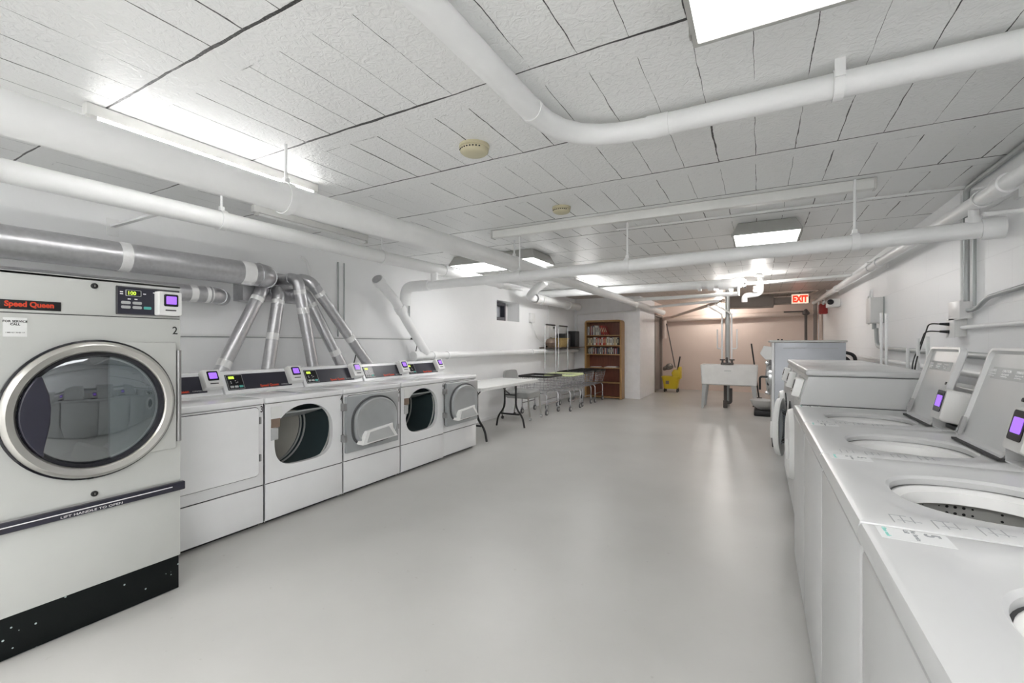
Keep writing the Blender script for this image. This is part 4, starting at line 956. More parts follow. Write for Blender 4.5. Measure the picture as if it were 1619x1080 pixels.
# smoke detectors
def detector(x, y, r, label):
    e = thing('smoke_detector', label, 'detector', (x, y, ZC-.05))
    obj('base_ring', MB().lathe([(r*.86, 0), (r, .006), (r, .018)], (x, y, ZC-.019), seg=36), 'detector', e)
    obj('body', MB().lathe([(r*.5, 0), (r*.8, .004), (r*.93, .014), (r*.96, .028), (r*.9, .032)], (x, y, ZC-.050), seg=36), 'detector', e)
    b = MB()
    for k in range(9):
        a = -2.4+k*.22; b.box(x+cos(a)*r*.93-.004, x+cos(a)*r*.93+.004, y+sin(a)*r*.93-.004, y+sin(a)*r*.93+.004, ZC-.034, ZC-.028)
    obj('vent', b, 'seam', e)
detector(-1.405, 2.12, .085, 'round ivory smoke detector nearest the curved ceiling pipe')
detector(-1.415, 3.42, .075, 'round ivory smoke detector farther back before the raceway')

# ---------------------------------------------------------------- galvanised dryer ducts
def duct(label, pts, r, tapes, rad=.1, n=24, cap=False):
    c = Vector(pts[-1]); e = thing('exhaust_duct', label, 'duct', tuple(c), None)
    path = arc_path(pts, rad, 5); b = MB(); b.tube(path, r, n); obj('duct_run', b, 'galv', e)
    for i in range(1, len(path)-1):
        pass
    b = MB(); k = 0
    for i, q in enumerate(pts[1:-1]):
        # folded elbow seams
        p = Vector(q); a = (Vector(pts[i])-p).normalized(); c_ = (Vector(pts[i+2])-p).normalized()
        for dvec, s_ in ((a, 1), (c_, 1)):
            pp = p+dvec*rad; b.cyl(pp-dvec*.006, pp+dvec*.006, r*1.06, n)
    if len(pts) > 2: obj('elbow_seam', b, 'galv', e)
    else: b.bm.free()
    for a0, a1, t_, ln in tapes:
        a0, a1 = Vector(a0), Vector(a1); p = a0.lerp(a1, t_); dvec = (a1-a0).normalized()
        b = MB(); b.cyl(p-dvec*ln/2, p+dvec*ln/2, r*1.025, n); obj('foil_tape', b, 'tape', e)
    return e
a0, a1 = (-3.80, -2.5, 1.875), (-3.80, 2.42, 1.90)
duct('thick horizontal galvanised duct above the big dryer along the left wall', [a0, a1, (-4.05, 2.56, 1.90)], .098, [(a0, a1, .795, .06), (a0, a1, .965, .10)], .06)
a0, a1 = (-3.90, -2.5, 1.685), (-3.90, 2.07, 1.700)
duct('thinner horizontal galvanised duct just over the top of the big dryer', [a0, a1, (-4.06, 2.20, 1.700)], .066, [(a0, a1, .985, .05), (a0, a1, .96, .05)], .06)
e = thing('wall_collar_plate', 'galvanised wall plate where the dryer ducts gather', 'plate', (-4.05, 2.55, 1.6))
b = MB(); b.box(XL, XL+.02, 2.36, 2.98, 1.70, 1.76); b.box(XL, XL+.02, 2.36, 2.42, 1.70, 1.97); b.box(XL, XL+.02, 2.36, 3.0, 1.94, 1.98); b.box(XL, XL+.012, 2.38, 2.98, 1.71, 1.96); obj('plate', b, 'galv', e)
b = MB(); b.box(XL+.0, XL+.15, 2.30, 2.50, 1.68, 1.84, .004); obj('junction', b, 'galv', e)
DV = [ ((-4.06, 2.55, 1.80), (-3.86, 2.44, 1.80), (-3.80, 2.02, 1.02), 'leftmost slanted galvanised duct dropping behind the dryers', .85),
       ((-4.06, 2.66, 1.80), (-3.86, 2.60, 1.79), (-3.80, 2.44, 1.02), 'second slanted duct from the left, dropping behind the dryers', .55),
       ((-4.06, 2.72, 1.91), (-3.80, 2.74, 1.92), (-3.80, 2.92, 1.02), 'middle of the five ducts dropping behind the dryers', .33),
       ((-4.06, 2.90, 1.80), (-3.90, 2.90, 1.80), (-3.82, 3.30, 1.02), 'second slanted duct from the right, dropping behind the dryers', .75),
       ((-4.06, 2.82, 1.93), (-3.84, 2.90, 1.93), (-3.80, 3.66, 1.02), 'rightmost duct, longest slant, dropping behind the dryers', .62)]
for a, b_, c_, lb, tp in DV:
    duct(lb, [a, b_, c_], .053, [(b_, c_, tp, .06), (b_, c_, .14, .04)], .085)
# thin vertical conduits on the left wall
pipe('wall_conduit', 'thin dark vertical conduit on the left wall right of the ducts', [(-4.055, 3.42, 2.20), (-4.055, 3.42, 1.38)], .010, 'conduit')
pipe('wall_conduit', 'thin vertical conduit next to its twin on the left wall, nearer the cross pipe', [(-4.055, 3.50, 2.20), (-4.055, 3.50, 1.38)], .008, 'conduit')
pipe('wall_conduit', 'curved conduit looping down the left wall above the ducts', [(-4.05, 2.95, 2.18), (-4.05, 3.02, 2.16), (-4.05, 3.06, 2.02), (-4.05, 3.06, 1.84)], .012, 'pipe', .06)
pipe('wall_conduit', 'thin vertical rod on the left wall below the cross pipe', [(-4.055, 4.57, 1.93), (-4.055, 4.57, 1.60)], .009, 'conduit')
pipe('wall_conduit', 'thin white wire drop on the left wall left of the shelf', [(-4.055, 9.05, 2.20), (-4.055, 9.05, 1.30)], .009, 'pipe')
for y, lb in ((3.58, 'short black cord plugged into the left wall right of the ducts'), (4.60, 'black cord dropping beside the slanted drain pipe')):
    e = thing('power_cord', lb, 'cord', (XL+.03, y, 1.37))
    b = MB(); b.cyl((XL+.006, y, 1.37), (XL+.035, y+.04, 1.37), .014, 10); obj('plug', b, 'black', e)
    b = MB(); b.tube(arc_path([(XL+.035, y+.04, 1.37), (XL+.06, y+.08, 1.33), (XL+.04, y+.06, 1.15), (XL+.03, y, .95)], .06), .006, 8); obj('cord', b, 'black', e)
# round grey capped pipe hugging the ceiling far left
e = thing('capped_duct_pipe', 'thick white capped pipe under the ceiling above the wall shelf', 'pipe', (-3.8, 8.9, 2.2))
b = MB(); b.cyl((-3.83, 7.9, 2.18), (-3.83, 10.3, 2.18), .085, 28); obj('pipe_run', b, 'pipe', e)
for y in (7.9, 8.15, 9.6): 
    b = MB(); b.cyl((-3.83, y, 2.18), (-3.83, y+.12, 2.18), .10, 28); obj('collar', b, 'whiteplastic', e)
b = MB(); b.tube(arc_path([(-3.83, 7.92, 2.18), (-3.83, 7.65, 2.18), (-3.66, 7.45, 2.25), (-3.40, 7.45, 2.42)], .12), .07, 20); obj('elbow', b, 'pipe', e)
pipe('ceiling_conduit', 'thin white pipe under the ceiling left of the window', [(-3.95, 4.9, 2.33), (-3.95, 7.6, 2.33)], .03, 'pipe')
# conduit framing the closet front
pipe('closet_conduit', 'white conduit running up and across the closet front over the bookcase', [(-4.0, 10.67, 1.0), (-4.0, 10.67, 2.03), (-2.50, 10.67, 2.06), (-2.50, 10.67, 2.20)], .022, 'pipe', .06)
e = thing('junction_box', 'small white box on the left wall with a cable hanging to the shelf', 'box', (XL+.04, 8.3, 1.80))
obj('box', MB().box(XL, XL+.06, 8.13, 8.29, 1.73, 1.92, .004), 'whiteplastic', e)
b = MB(); b.tube(arc_path([(XL+.03, 8.21, 1.74), (XL+.05, 8.35, 1.45), (XL+.05, 8.75, 1.28), (XL+.03, 8.9, 1.26)], .15), .008, 8); obj('cable', b, 'pipe', e)
for (y, z, lb) in ((9.35, 1.66, 'small round switch on the left wall above the shelf'),):
    e = thing('wall_switch', lb, 'switch', (XL, y, z)); obj('plate', MB().box(XL, XL+.012, y-.05, y+.05, z-.05, z+.05, .003), 'whiteplastic', e); obj('knob', MB().cyl((XL+.01, y, z), (XL+.03, y, z), .022), 'black', e)
e = thing('wall_outlet', 'outlet with a black adapter on the left wall beside the basket shelf', 'outlet', (XL, 8.95, 1.25)); obj('plate', MB().box(XL, XL+.012, 8.85, 9.07, 1.20, 1.36, .003), 'whiteplastic', e); obj('adapter', MB().box(XL+.01, XL+.07, 8.92, 9.04, 1.22, 1.32, .006), 'black', e)

# ---------------------------------------------------------------- far pipework above the sink
pipe('far_cross_pipe', 'thick white pipe crossing the ceiling before the dark far end', [(-4.06, 8.64, 2.34), (-.55, 8.4, 2.315)], .075, collars=[((-.72, 8.41, 2.298), (1, 0, 0), .10, 1.18), ((-.90, 8.42, 2.296), (1, 0, 0), .05, 1.14)], seg=24)
e = thing('pipe_fitting_cluster', 'lumpy white grooved coupling at the end of the thick cross pipe above the sink', 'fitting', (-.35, 8.45, 2.2))
b = MB(); b.cyl((-.60, 8.42, 2.30), (-.26, 8.40, 2.32), .092, 24); obj('coupling', b, 'pipe', e)
b = MB(); b.lathe([(.03, 0), (.075, .03), (.085, .07), (.06, .11), (.02, .13)], (-.30, 8.40, 2.31), (1, 0, .1), 18); obj('valve_body', b, 'pipe', e)
b = MB(); b.cyl((-.30, 8.35, 2.10), (-.30, 8.35, 2.26), .020, 12); obj('drip_leg', b, 'pipe', e)
b = MB()
for k in range(6):
    a = k*pi/3; b.cyl((-.22, 8.40+.075*cos(a), 2.30+.075*sin(a)), (-.19, 8.40+.075*cos(a), 2.30+.075*sin(a)), .012, 6)
obj('bolts', b, 'chrome', e)
e = thing('trap_fitting', 'white elbow and drop pipe fitting under the bright bare lamp', 'fitting', (-.05, 8.6, 2.1))
b = MB(); b.tube(arc_path([(.03, 8.75, 2.42), (.03, 8.75, 2.15), (-.22, 8.75, 2.13), (-.22, 8.75, 2.02)], .09), .045, 18); obj('trap_pipe', b, 'pipe', e)
b = MB(); b.cyl((-.05, 8.6, 2.17), (-.05, 8.6, 2.27), .035, 14); obj('sleeve', b, 'whiteplastic', e)
pipe('far_branch_pipe', 'thin white pipe running right from the bare lamp toward the right wall', [(-.18, 8.32, 2.285), (1.2, 8.2, 2.31)], .022)
pipe('far_branch_pipe', 'thin white pipe crossing just behind the thick far cross pipe', [(-2.24, 9.28, 2.20), (-.35, 9.2, 2.21)], .035)
pipe('far_branch_pipe', 'thin pale pipe crossing the dark far ceiling above the mop bucket', [(-2.24, 10.9, 2.16), (-.75, 10.4, 2.20)], .030)
pipe('far_branch_pipe', 'thin pipe under the dark far ceiling leading to the exit sign', [(-.1, 10.9, 2.36), (1.05, 10.9, 2.38), (.85, 12.6, 2.36)], .016, 'pipebeige', .05)
pipe('far_branch_pipe', 'slanted pipe rising from the corner over the mop bucket', [(-2.2, 13.45, 2.05), (-.66, 10.55, 2.22)], .035, 'pipebeige')
e = thing('ceiling_duct_box', 'taupe boxed duct under the far ceiling between the fittings and the exit sign', 'duct', (0, 12.0, 2.2))
obj('box', MB().box(-.70, .30, 11.9, 12.5, 2.16, ZC, .01), 'doorbrown', e)
obj('extension', MB().box(.30, 1.0, 12.0, 12.4, 2.22, 2.36, .01), 'doorbrown', e)
pipe('back_wall_pipe', 'beige pipe running across the back wall', [(-2.40, 13.45, 1.99), (1.22, 13.45, 2.07)], .075, 'pipebeige', collars=[((-2.2, 13.45, 1.995), (1, 0, 0), .25, 1.2), ((-1.85, 13.45, 2.00), (1, 0, 0), .1, 1.15), ((-.65, 13.45, 2.03), (1, 0, 0), .05, 1.12)], seg=24)
pipe('back_drop_pipe', 'beige drop pipe in the back left corner by the door', [(-2.36, 13.3, 1.95), (-2.36, 13.3, 1.45)], .06, 'pipebeige')
e = thing('standing_valve_pipe', 'dark iron vertical pipe in the far right corner', 'pipe', (1.02, 13.3, 0))
b = MB(); b.cyl((1.02, 13.3, 0), (1.02, 13.3, 2.06), .03, 14); obj('riser', b, 'iron', e)
b = MB(); b.lathe([(.03, 0), (.075, .03), (.075, .08), (.04, .13), (.02, .16)], (1.02, 13.3, 2.0), seg=16); obj('valve_body', b, 'iron', e)
b = MB(); b.cyl((.55, 13.3, 2.10), (1.0, 13.3, 2.10), .016, 8); obj('handle_bar', b, 'iron', e)
pipe('corner_conduit', 'brown vertical conduit right of the dark iron pipe', [(1.22, 13.4, 0), (1.22, 13.4, 2.3)], .04, 'doorbrown')
pipe('corner_conduit', 'beige vertical conduit beside the red alarm box', [(1.26, 12.6, 0), (1.26, 12.6, 2.3)], .035, 'pipebeige')

# ---------------------------------------------------------------- laundry sink
def sink():
    x0, x1, y0, y1 = -1.04, -.015, 9.80, 10.42; zt, zb = .875, .475
    t = thing('laundry_sink', 'white utility tub sink on grey legs at the far end', 'sink', ((x0+x1)/2, (y0+y1)/2, 0))
    R = lambda k, z: [(x, y, z) for x, y in rrect(x0+k, x1-k, y0+k, y1-k, .03, 4)]
    b = MB(); b.loft([R(.05, zb), R(.02, zb+.02), R(0, zt), R(.03, zt), R(.06, zb+.05)], (True, True)); obj('basin', b, 'whiteplastic', t)
    obj('divider', MB().box(-.545, -.515, y0+.04, y1-.04, zb+.05, zt-.02), 'whiteplastic', t)
    obj('badge', MB().box(-.60, -.48, y0-.001, y0+.008, .760, .772), 'greylabel', t)
    for xx, s_ in ((x0+.05, 1), (x1-.05, -1)):
        for yy, q in ((y0+.05, 1), (y1-.05, -1)):
            l = MB(); l.loft([[(xx+s_*a-s_*.02*(1-k), yy+q*c_, z) for a, c_ in ((-.022, -.02), (.05*k+.0, -.02), (.05*k, .03), (-.022, .03))] for z, k in ((zb+.03, 1.3), (0, .35))])
            obj('leg', l, 'greylabel', t)
    f = MB(); f.box(-.70, -.46, y1-.09, y1-.03, zt-.01, zt+.03, .005); f.tube(arc_path([(-.58, y1-.06, zt+.02), (-.58, y1-.06, zt+.13), (-.58, y0+.30, zt+.13), (-.58, y0+.26, zt+.08)], .05), .016, 10)
    fa = obj('faucet', f, 'iron', t)
    for xx in (-.67, -.49):
        h = MB(); h.cyl((xx, y1-.06, zt+.02), (xx, y1-.06, zt+.08), .02, 10); h.cyl((xx-.05, y1-.06, zt+.09), (xx+.05, y1-.06, zt+.09), .013, 8); obj('tap_handle', h, 'iron', fa)
    d = MB(); d.tube(arc_path([(-.60, 10.1, zb), (-.60, 10.1, .12), (-.50, 10.1, .10), (-.50, 10.1, .40)], .06), .03, 12); d.cyl((-.60, 10.1, .15), (-.60, 10.1, 0), .04, 12); obj('drain_trap', d, 'iron', t)
    # supply pipes
sink()
pipe('sink_vent_pipe', 'thick grey vertical pipe rising behind the sink faucet', [(-.58, 10.5, 0), (-.58, 10.5, 2.42)], .045, 'conduit')
pipe('sink_supply_pipe', 'left white supply pipe dropping to the sink faucet', [(-.95, 10.3, 2.10), (-.68, 10.4, 1.92), (-.68, 10.4, .93)], .018, 'pipe', .06)
pipe('sink_supply_pipe', 'right white supply pipe dropping to the sink faucet', [(-.80, 10.2, 2.12), (-.50, 10.4, 1.92), (-.50, 10.4, .93)], .018, 'pipe', .06)
pipe('air_chamber_pipe', 'short white pipe standing left of the sink supply pipes', [(-.77, 10.4, 1.60), (-.77, 10.4, 1.20), (-.68, 10.4, 1.20)], .014, 'pipe', .03)
pipe('air_chamber_pipe', 'short white pipe standing right of the sink supply pipes', [(-.40, 10.4, 1.60), (-.40, 10.4, 1.20), (-.50, 10.4, 1.20)], .014, 'pipe', .03)
# broom leaning by the sink, pale basin on floor
e = thing('broom', 'dark handled broom leaning behind the right end of the sink', 'broom', (-.02, 10.6, 0))
b = MB(); b.tube([(-.14, 10.75, 1.30), (-.0, 10.55, .18)], .014, 10); obj('handle', b, 'black', e)
b = MB(); b.loft([[(-.12, 10.50, .0), (.14, 10.50, .0), (.14, 10.58, .0), (-.12, 10.58, .0)], [(-.04, 10.52, .2), (.05, 10.52, .2), (.05, 10.56, .2), (-.04, 10.56, .2)]]); obj('bristles', b, 'iron', e)
e = thing('wash_basin', 'pale plastic basin resting on a black tray between sink and grey washer', 'basin', (.10, 9.4, 0))
obj('tray', MB().box(-.08, .30, 9.2, 9.75, .0, .10, .02), 'black', e)
b = MB(); b.lathe([(.10, 0), (.19, .07), (.23, .17), (.215, .17), (.17, .07), (.02, .02)], (.08, 9.47, .10), seg=28); obj('bowl', b, 'greyplastic', e)

# ---------------------------------------------------------------- mop bucket and mop
def bucket():
    x0, x1, y0, y1 = -2.30, -1.86, 12.55, 12.90
    t = thing('mop_bucket', 'yellow wheeled mop bucket with wringer in the far left corner', 'bucket', (-2.08, 12.72, 0))
    R = lambda k, z, o=0: [(x, y, z) for x, y in rrect(x0+k, x1-k, y0+k, y1-k, .05, 4)]
    b = MB(); b.loft([R(.05, .09), R(.0, .40), R(-.015, .40), R(-.015, .42), R(.01, .42), R(.06, .12)], (True, True)); obj('tub', b, 'yellow', t)
    b = MB(); b.loft([[(x, y, .40) for x, y in rrect(-2.02, x1+.02, y0+.03, y1-.03, .03, 3)], [(x, y, .52) for x, y in rrect(-2.05, x1+.03, y0+.01, y1-.01, .03, 3)], [(x, y, .60) for x, y in rrect(-2.00, x1+.01, y0+.02, y1-.02, .03, 3)]]); b.box(x1-.05, x1+.04, y0+.03, y1-.03, .36, .68, .02); wr = obj('wringer', b, 'yellow', t)
    b = MB(); b.tube([(-1.90, 12.60, .58), (-1.83, 12.58, .96)], .018, 10); obj('wringer_handle', b, 'black', wr)
    obj('warning_mark', MB().box(-2.19, -2.11, y0-.006, y0+.03, .22, .31, .002), 'brownlabel', t)
    for xx in (x0+.07, x1-.05):
        for yy in (y0+.07, y1-.07):
            w_ = MB(); w_.cyl((xx-.015, yy, .045), (xx+.015, yy, .045), .045, 16); w_.cyl((xx, yy, .05), (xx, yy, .11), .012, 8); obj('caster', w_, 'black', t)
bucket()
e = thing('mop', 'string mop standing in the yellow bucket, handle leaning to the corner', 'mop', (-2.05, 12.72, .6))
b = MB(); b.tube([(-2.29, 13.25, 1.86), (-1.98, 12.75, .66)], .014, 10); obj('handle', b, 'iron', e)
b = MB(); b.lathe([(.03, 0), (.09, .02), (.11, .08), (.08, .14), (.03, .17)], (-2.10, 12.72, .60), (-.35, 0, 1), 16); b.lathe([(.02, 0), (.06, .02), (.07, .06), (.04, .10)], (-2.20, 12.70, .59), (-.5, 0, .6), 14); obj('mop_head', b, 'mop', e)

# ---------------------------------------------------------------- bookcase with books
def bookcase():
    x0, x1, yb, yf, H = -3.70, -2.80, PY-.03, 10.40, 1.86
    t = thing('bookcase', 'oak bookcase with rounded top corners against the closet wall', 'bookcase', ((x0+x1)/2, (yb+yf)/2, 0))
    T = .045
    # outline frame with rounded top corners
    ou = [(x0, .0)]+[(x0+.07-.07*cos(a), H-.07+.07*sin(a)) for a in [pi/2*k/6 for k in range(7)]]+[(x1-.07+.07*sin(a), H-.07+.07*cos(a)) for a in [pi/2*k/6 for k in range(7)]]+[(x1, 0)]
    inn = [(x0+T, .0)]+[(x0+T, H-T-.0) for k in range(7)]+[(x1-T, H-T) for k in range(7)]+[(x1-T, 0)]
    b = MB()
    b.loft([[(p[0], yf, p[1]) for p in ou], [(p[0], yb, p[1]) for p in ou], [(p[0], yb, p[1]) for p in inn], [(p[0], yf, p[1]) for p in inn], [(p[0], yf, p[1]) for p in ou]], (False, False), closed=False)
    obj('frame', b, 'oak', t, smooth=False)
    obj('back_panel', MB().box(x0+T, x1-T, yb-.012, yb, .0, H-T), 'cherry', t)
    SH = [.045, .385, .735, 1.055, 1.265, 1.505]
    for z in SH:
        obj('shelf', MB().box(x0+T, x1-T, yf+.008, yb-.012, z-.022, z, .002), 'oak', t)
    return x0+T, x1-T, yf+.03, SH
bx0, bx1, byf, SH = bookcase()
cols = {'wine': (.28, .03, .03), 'redb': (.45, .06, .04), 'whiteb': (.72, .71, .68), 'creamb': (.6, .52, .36), 'darkb': (.05, .045, .05), 'greyb': (.35, .34, .34), 'pinkb': (.55, .16, .16), 'blueb': (.12, .14, .22), 'tanb': (.42, .30, .17)}
for k, v in cols.items(): M[k] = mat('cover_'+k, v, .5)
def book(x, z, th, h, d, cname, lean, label, group):
    """upright book, spine to -Y"""
    e = thing('book', label, 'book', (x, byf, z), group)
    b = MB(); b.box(x, x+th, byf, byf+.004, z, z+h); b.box(x, x+.003, byf, byf+d, z, z+h); b.box(x+th-.003, x+th, byf, byf+d, z, z+h); obj('cover', b, cname, e, smooth=False)
    obj('pages', MB().box(x+.003, x+th-.003, byf+.004, byf+d-.004, z+.003, z+h-.004), 'whiteb', e, smooth=False)
    if th > .02: obj('spine_title', MB().box(x+th*.3, x+th*.7, byf-.0006, byf+.001, z+h*.3, z+h*.8), 'creamb' if cname not in ('creamb', 'whiteb') else 'darkb', e, smooth=False)
    if lean: e.rotation_euler = (0, lean, 0)
    return e
def row(zi, x, xe, pal, hr, tr, label, group, leans=None):
    z = SH[zi]; i = 0
    while x < xe:
        th = random.uniform(*tr); h = random.uniform(*hr); ln = 0
        if leans: ln = leans(x)
        c_ = pal[i % len(pal)]
        zz = z+.0008 + (0 if ln >= 0 else 0)
        book(x, zz, th, h, .15, c_, ln, label, group)
        x += th*(1/cos(ln))+.0015+(.0 if not ln else .001); i += 1
def lean_top(x): return 0 if x < -3.40 else (-.14 if x < -3.30 else -.30)
L5 = 'books standing on the top book shelf, leaning over at the right'
row(5, bx0+.015, -3.46, ['greyb', 'whiteb', 'darkb', 'wine', 'whiteb', 'wine', 'blueb', 'whiteb'], (.20, .235), (.016, .028), 'upright book in the left group on the top book shelf', 'upright books on the top shelf')
xx = -3.44
for i, (c_, th, ln) in enumerate((('whiteb', .03, -.10), ('whiteb', .03, -.16), ('greyb', .024, -.22), ('wine', .03, -.26), ('redb', .034, -.30), ('wine', .028, -.34), ('wine', .03, -.38))):
    lb = ['white book leaning slightly, first of the leaning books on the top shelf', 'second white book leaning on the top shelf', 'grey book leaning between white and red books on the top shelf', 'dark red book leaning beside the grey one on the top shelf', 'bright red leaning book on the top shelf', 'dark red book leaning right of the bright red one', 'dark red book leaning most, at the open end of the top shelf'][i]
    xx += .014
    book(xx, SH[5]+.001, th, .225, .15, c_, ln, lb, 'leaning books on the top shelf').location.z += .0
    xx += th*1.05
row(4, bx0+.02, bx1-.04, ['creamb', 'tanb', 'creamb', 'darkb', 'whiteb', 'whiteb', 'redb', 'greyb', 'pinkb', 'wine', 'whiteb', 'redb', 'redb', 'tanb', 'whiteb', 'creamb', 'whiteb', 'greyb'], (.165, .195), (.024, .042), 'paperback on the second book shelf', 'paperbacks on the second shelf')
row(3, bx0+.03, bx1-.04, ['darkb', 'greyb', 'darkb', 'whiteb', 'darkb', 'greyb', 'wine', 'darkb', 'whiteb', 'pinkb', 'darkb', 'blueb'], (.125, .165), (.014, .026), 'small dark paperback on the third book shelf', 'paperbacks on the third shelf')
for i, (x, y, dz, ln, lb) in enumerate(((-3.46, 10.44, .001, .22, 'open white magazine on the left of the magazine shelf'), (-3.08, 10.44, .001, .30, 'white magazine lying on the right of the magazine shelf'), (-3.06, 10.46, .014, .24, 'white magazine lying on top of another on the magazine shelf'))):
    e = thing('magazine', lb, 'magazine', (x, y, SH[2]+dz)); obj('cover', MB().box(x-ln/2, x+ln/2, y, y+.20, SH[2]+dz+.0, SH[2]+dz+.002), 'greyb', e); obj('pages', MB().box(x-ln/2+.002, x+ln/2-.002, y-.002, y+.198, SH[2]+dz+.002, SH[2]+dz+.011), 'whiteb', e)

# ---------------------------------------------------------------- wall shelf with basket and speakers
e = thing('wall_shelf', 'dark wooden shelf on the left wall beside the closet', 'shelf', (-3.9, 9.5, 1.21))
obj('board', MB().box(XL, -3.70, 8.62, 10.62, 1.205, 1.225, .003), 'darkwood', e)
for y in (8.9, 10.2): obj('bracket', MB().box(XL, -3.76, y, y+.02, 1.195, 1.205), 'iron', e)
e = thing('wicker_basket', 'tan wicker basket on the wall shelf', 'basket', (-3.85, 9.3, 1.226))
R = lambda k, z: [(x, y, z) for x, y in rrect(-3.98-k, -3.75+k, 9.06-k, 9.46+k, .06, 4)]
b = MB(); b.loft([R(-.02, 1.226), R(.015, 1.40), R(.025, 1.41), R(.015, 1.418), R(.003, 1.40), R(-.03, 1.24)], (True, True)); obj('body', b, 'wicker', e)
b = MB(); b.tube(R(.022, 1.413), .010, 8, closed=True); obj('rim', b, 'wicker', e)
e = thing('wicker_ball', 'brown round basket left of the wicker basket on the shelf', 'basket', (-3.90, 8.86, 1.226))
b = MB(); b.lathe([(.05, 0), (.10, .04), (.12, .10), (.09, .17), (.03, .19)], (-3.90, 8.84, 1.226), seg=24); obj('body', b, 'brownlabel', e); b = MB(); b.lathe([(.03, 0), (.02, .02)], (-3.90, 8.84, 1.414), seg=12); obj('knob', b, 'darkwood', e)
for (y, z1, lb) in ((9.62, 1.53, 'black flat box standing behind the basket on the shelf'), (10.22, 1.60, 'tall black speaker at the closet end of the wall shelf')):
    e = thing('speaker', lb, 'speaker', (-3.95, y, 1.226)); obj('cabinet', MB().box(-4.03, -3.82, y-.14, y+.14, 1.226, z1, .006), 'black', e); obj('grille', MB().box(-3.822, -3.814, y-.125, y+.125, 1.24, z1-.015, .002), 'rubber', e)

# ---------------------------------------------------------------- folding table
def table():
    x0, x1, y0, y1, z = -3.78, -3.06, 4.80, 6.46, .74
    t = thing('folding_table', 'white plastic folding table with black legs beside the dryers', 'table', ((x0+x1)/2, (y0+y1)/2, 0))
    b = MB(); b.prism(rrect(x0, x1, y0, y1, .04, 5), XY, z-.045, z); obj('tabletop', b, 'tabletop', t, bevel=.006)
    for yy, s_ in ((y1-.28, 1), (y0+.28, -1)):
        l = MB()
        for xx, q in ((x0+.26, -1), (x1-.26, 1)):
            l.tube(arc_path([(xx, yy, z-.05), (xx, yy, .30), (xx+q*.12, yy, .16), (xx+q*.15, yy, 0)], .10), .015, 10)
        l.cyl((x0+.20, yy, .20), (x1-.20, yy, .20), .014, 10); l.cyl((x0+.26, yy, .50), (x1-.26, yy, .50), .010, 8)
        l.tube([(x0+.36, yy, .50), (x0+.36, yy-s_*.34, z-.05)], .009, 8)
        obj('leg_frame', l, 'black', t)
table()

# ---------------------------------------------------------------- office chair behind the table
def chair():
    cx, cy = -3.62, 6.98
    t = thing('rolling_chair', 'grey vinyl chair on casters behind the end of the table', 'chair', (cx, cy, 0))
    s = MB(); s.loft([[(x, y, z) for x, y in rrect(cx-.23+k, cx+.25-k, cy-.24+k, cy+.24-k, .06, 4)] for z, k in ((.37, .02), (.39, 0), (.47, 0), (.50, .03))]); obj('seat', s, 'vinyl', t)
    s = MB(); n = 10; L = []
    for z, k in ((.54, .03), (.58, 0), (.76, 0), (.82, .03), (.835, .08)):
        f_ = [( -.02*(1-((i/(n)*2-1)**2))*-1, -.23+k+(.46-2*k)*i/n) for i in range(n+1)]
        L.append([(cx-.28+abs(a)*-1+.03*((i/n*2-1)**2)-.25*(z-.6)*.3, cy+b_, z) for i, (a, b_) in enumerate(f_)]+[(cx-.235+.03*((i/n*2-1)**2)-.25*(z-.6)*.3, cy+b_, z) for i, (a, b_) in reversed(list(enumerate(f_)))])
    s.loft(L); obj('backrest', s, 'vinyl', t)
    for yy in (cy-.19, cy+.19):
        b = MB(); b.tube(arc_path([(cx-.26, yy, .62), (cx-.24, yy, .42), (cx-.20, yy, .39)], .05), .014, 8); obj('back_support', b, 'chairmetal', t)
    for yy in (cy-.22, cy+.22):
        b = MB(); b.tube(arc_path([(cx-.22, yy, .41), (cx-.24, yy, .28), (cx-.28, yy, .07)], .08), .014, 8); obj('leg', b, 'chairmetal', t)
        b = MB(); b.tube(arc_path([(cx+.22, yy, .41), (cx+.23, yy, .25), (cx+.26, yy, .07)], .08), .014, 8); obj('leg', b, 'chairmetal', t)
    for xx in (cx-.28, cx+.26):
        for yy in (cy-.22, cy+.22):
            b = MB(); b.cyl((xx-.012, yy+.01, .028), (xx+.012, yy+.01, .028), .028, 14); b.cyl((xx, yy, .03), (xx, yy, .075), .009, 8); obj('caster', b, 'chrome' if xx > cx else 'black', t)
    obj('seat_frame', MB().box(cx-.21, cx+.22, cy-.21, cy+.21, .385, .402), 'chairmetal', t)
    return t
ch = chair()
#dup(ch, (-3.55, 6.06, 0), 'grey vinyl chair on casters tucked under the folding table', rz=0.25).scale = (.92, .92, .8)

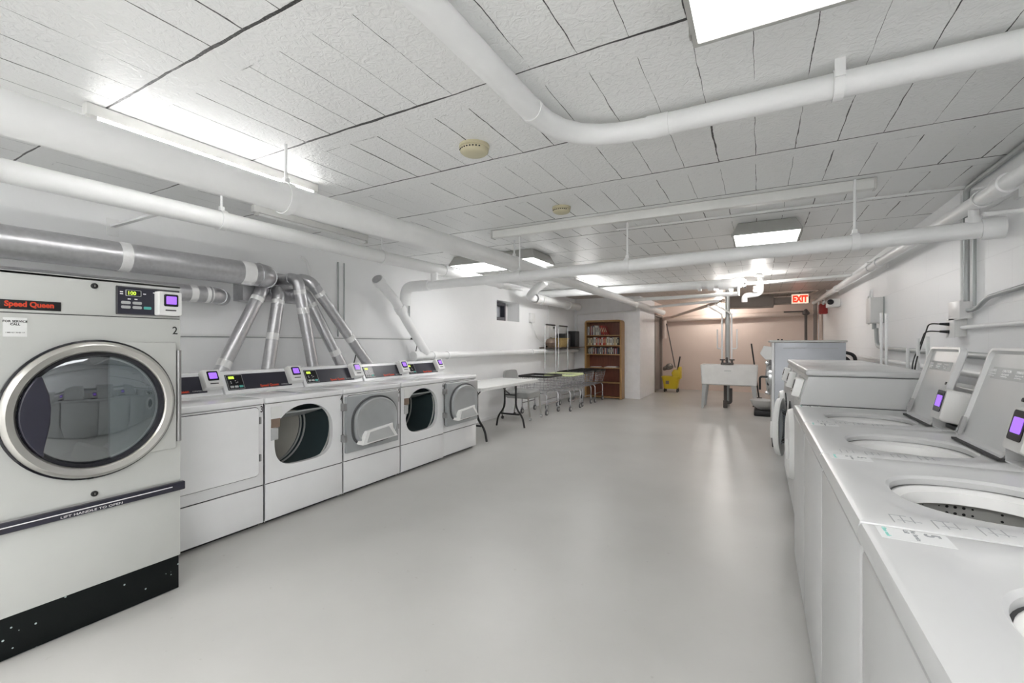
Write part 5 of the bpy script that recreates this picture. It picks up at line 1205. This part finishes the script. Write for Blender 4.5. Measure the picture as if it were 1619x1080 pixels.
# ---------------------------------------------------------------- wire laundry carts
def cart(cx, cy, rim, label, rack=False, zr=.70):
    t = thing('laundry_cart', label, 'cart', (cx, cy, 0))
    w_, l_ = .60, .66
    x0, x1, y0, y1 = cx-w_/2, cx+w_/2, cy-l_/2, cy+l_/2
    R = [(x, y, zr) for x, y in rrect(x0, x1, y0, y1, .05, 4)]
    b = MB(); b.tube(R, .020, 10, closed=True); obj('rim', b, rim, t)
    bk = MB(); zb = zr-.30; q = .05
    for k in range(9):
        f_ = k/8; xa, xb = x0+.01+(w_-.02)*f_, x0+q+(w_-2*q)*f_
        bk.tube([(xa, y0, zr-.01), (xb, y0+q, zb), (xb, y1-q, zb), (xa, y1, zr-.01)], .0028, 5)
    for k in range(9):
        f_ = k/8; ya, yb_ = y0+.01+(l_-.02)*f_, y0+q+(l_-2*q)*f_
        bk.tube([(x0, ya, zr-.01), (x0+q, yb_, zb), (x1-q, yb_, zb), (x1, ya, zr-.01)], .0028, 5)
    for k in range(1, 6):
        f_ = k/6; d_ = q*f_; z = zr-.01-(zr-.01-zb)*f_
        bk.tube([(x, y, z) for x, y in rrect(x0+d_, x1-d_, y0+d_, y1-d_, .03, 2)], .003, 5, closed=True)
    obj('wire_basket', bk, 'wire', t)
    fr = MB()
    for yy in (y0+.06, y1-.06):
        fr.tube(arc_path([(x0+.05, yy, .12), (x0+.05, yy, zb-.005), (x1-.05, yy, zb-.005), (x1-.05, yy, .12)], .07), .011, 8)
    for xx in (x0+.05, x1-.05): fr.cyl((xx, y0+.06, .20), (xx, y1-.06, .20), .010, 8)
    obj('frame', fr, 'wire', t)
    for xx in (x0+.05, x1-.05):
        for yy in (y0+.06, y1-.06):
            b = MB(); b.cyl((xx-.012, yy, .05), (xx+.012, yy, .05), .05, 18); c_ = obj('caster_wheel', b, 'rubber', t)
            b = MB(); b.cyl((xx-.014, yy, .05), (xx+.014, yy, .05), .028, 14); obj('hub', b, 'greyplastic', c_)
            b = MB(); b.box(xx-.018, xx+.018, yy-.012, yy+.012, .098, .125); obj('caster_fork', b, 'wire', c_)
    if rack:
        p = MB(); xr = x0+.02; za = 1.68
        p.tube(arc_path([(xr, y0+.05, zr), (xr, y0+.05, za), (xr, y1-.08, za), (xr, y1-.08, zr)], .02), .011, 8); obj('hanging_rack', p, 'wire', t)
        p = MB(); p.cyl((xr, y0+.10, za+.0), (xr, y1-.13, za), .016, 8); obj('rack_grip', p, 'black', t)
    return t
cart(-3.62, 7.72, 'black', 'wire laundry cart with black rim next to the folding table')
cart(-3.42, 8.38, 'lime', 'wire laundry cart with pale lime rim and tall hanging rack', True, .69)
cart(-3.45, 9.13, 'black', 'wire laundry cart with black rim and hanging rack near the bookcase', True)
cart(-3.42, 9.86, 'black', 'wire laundry cart with black rim right before the bookcase')
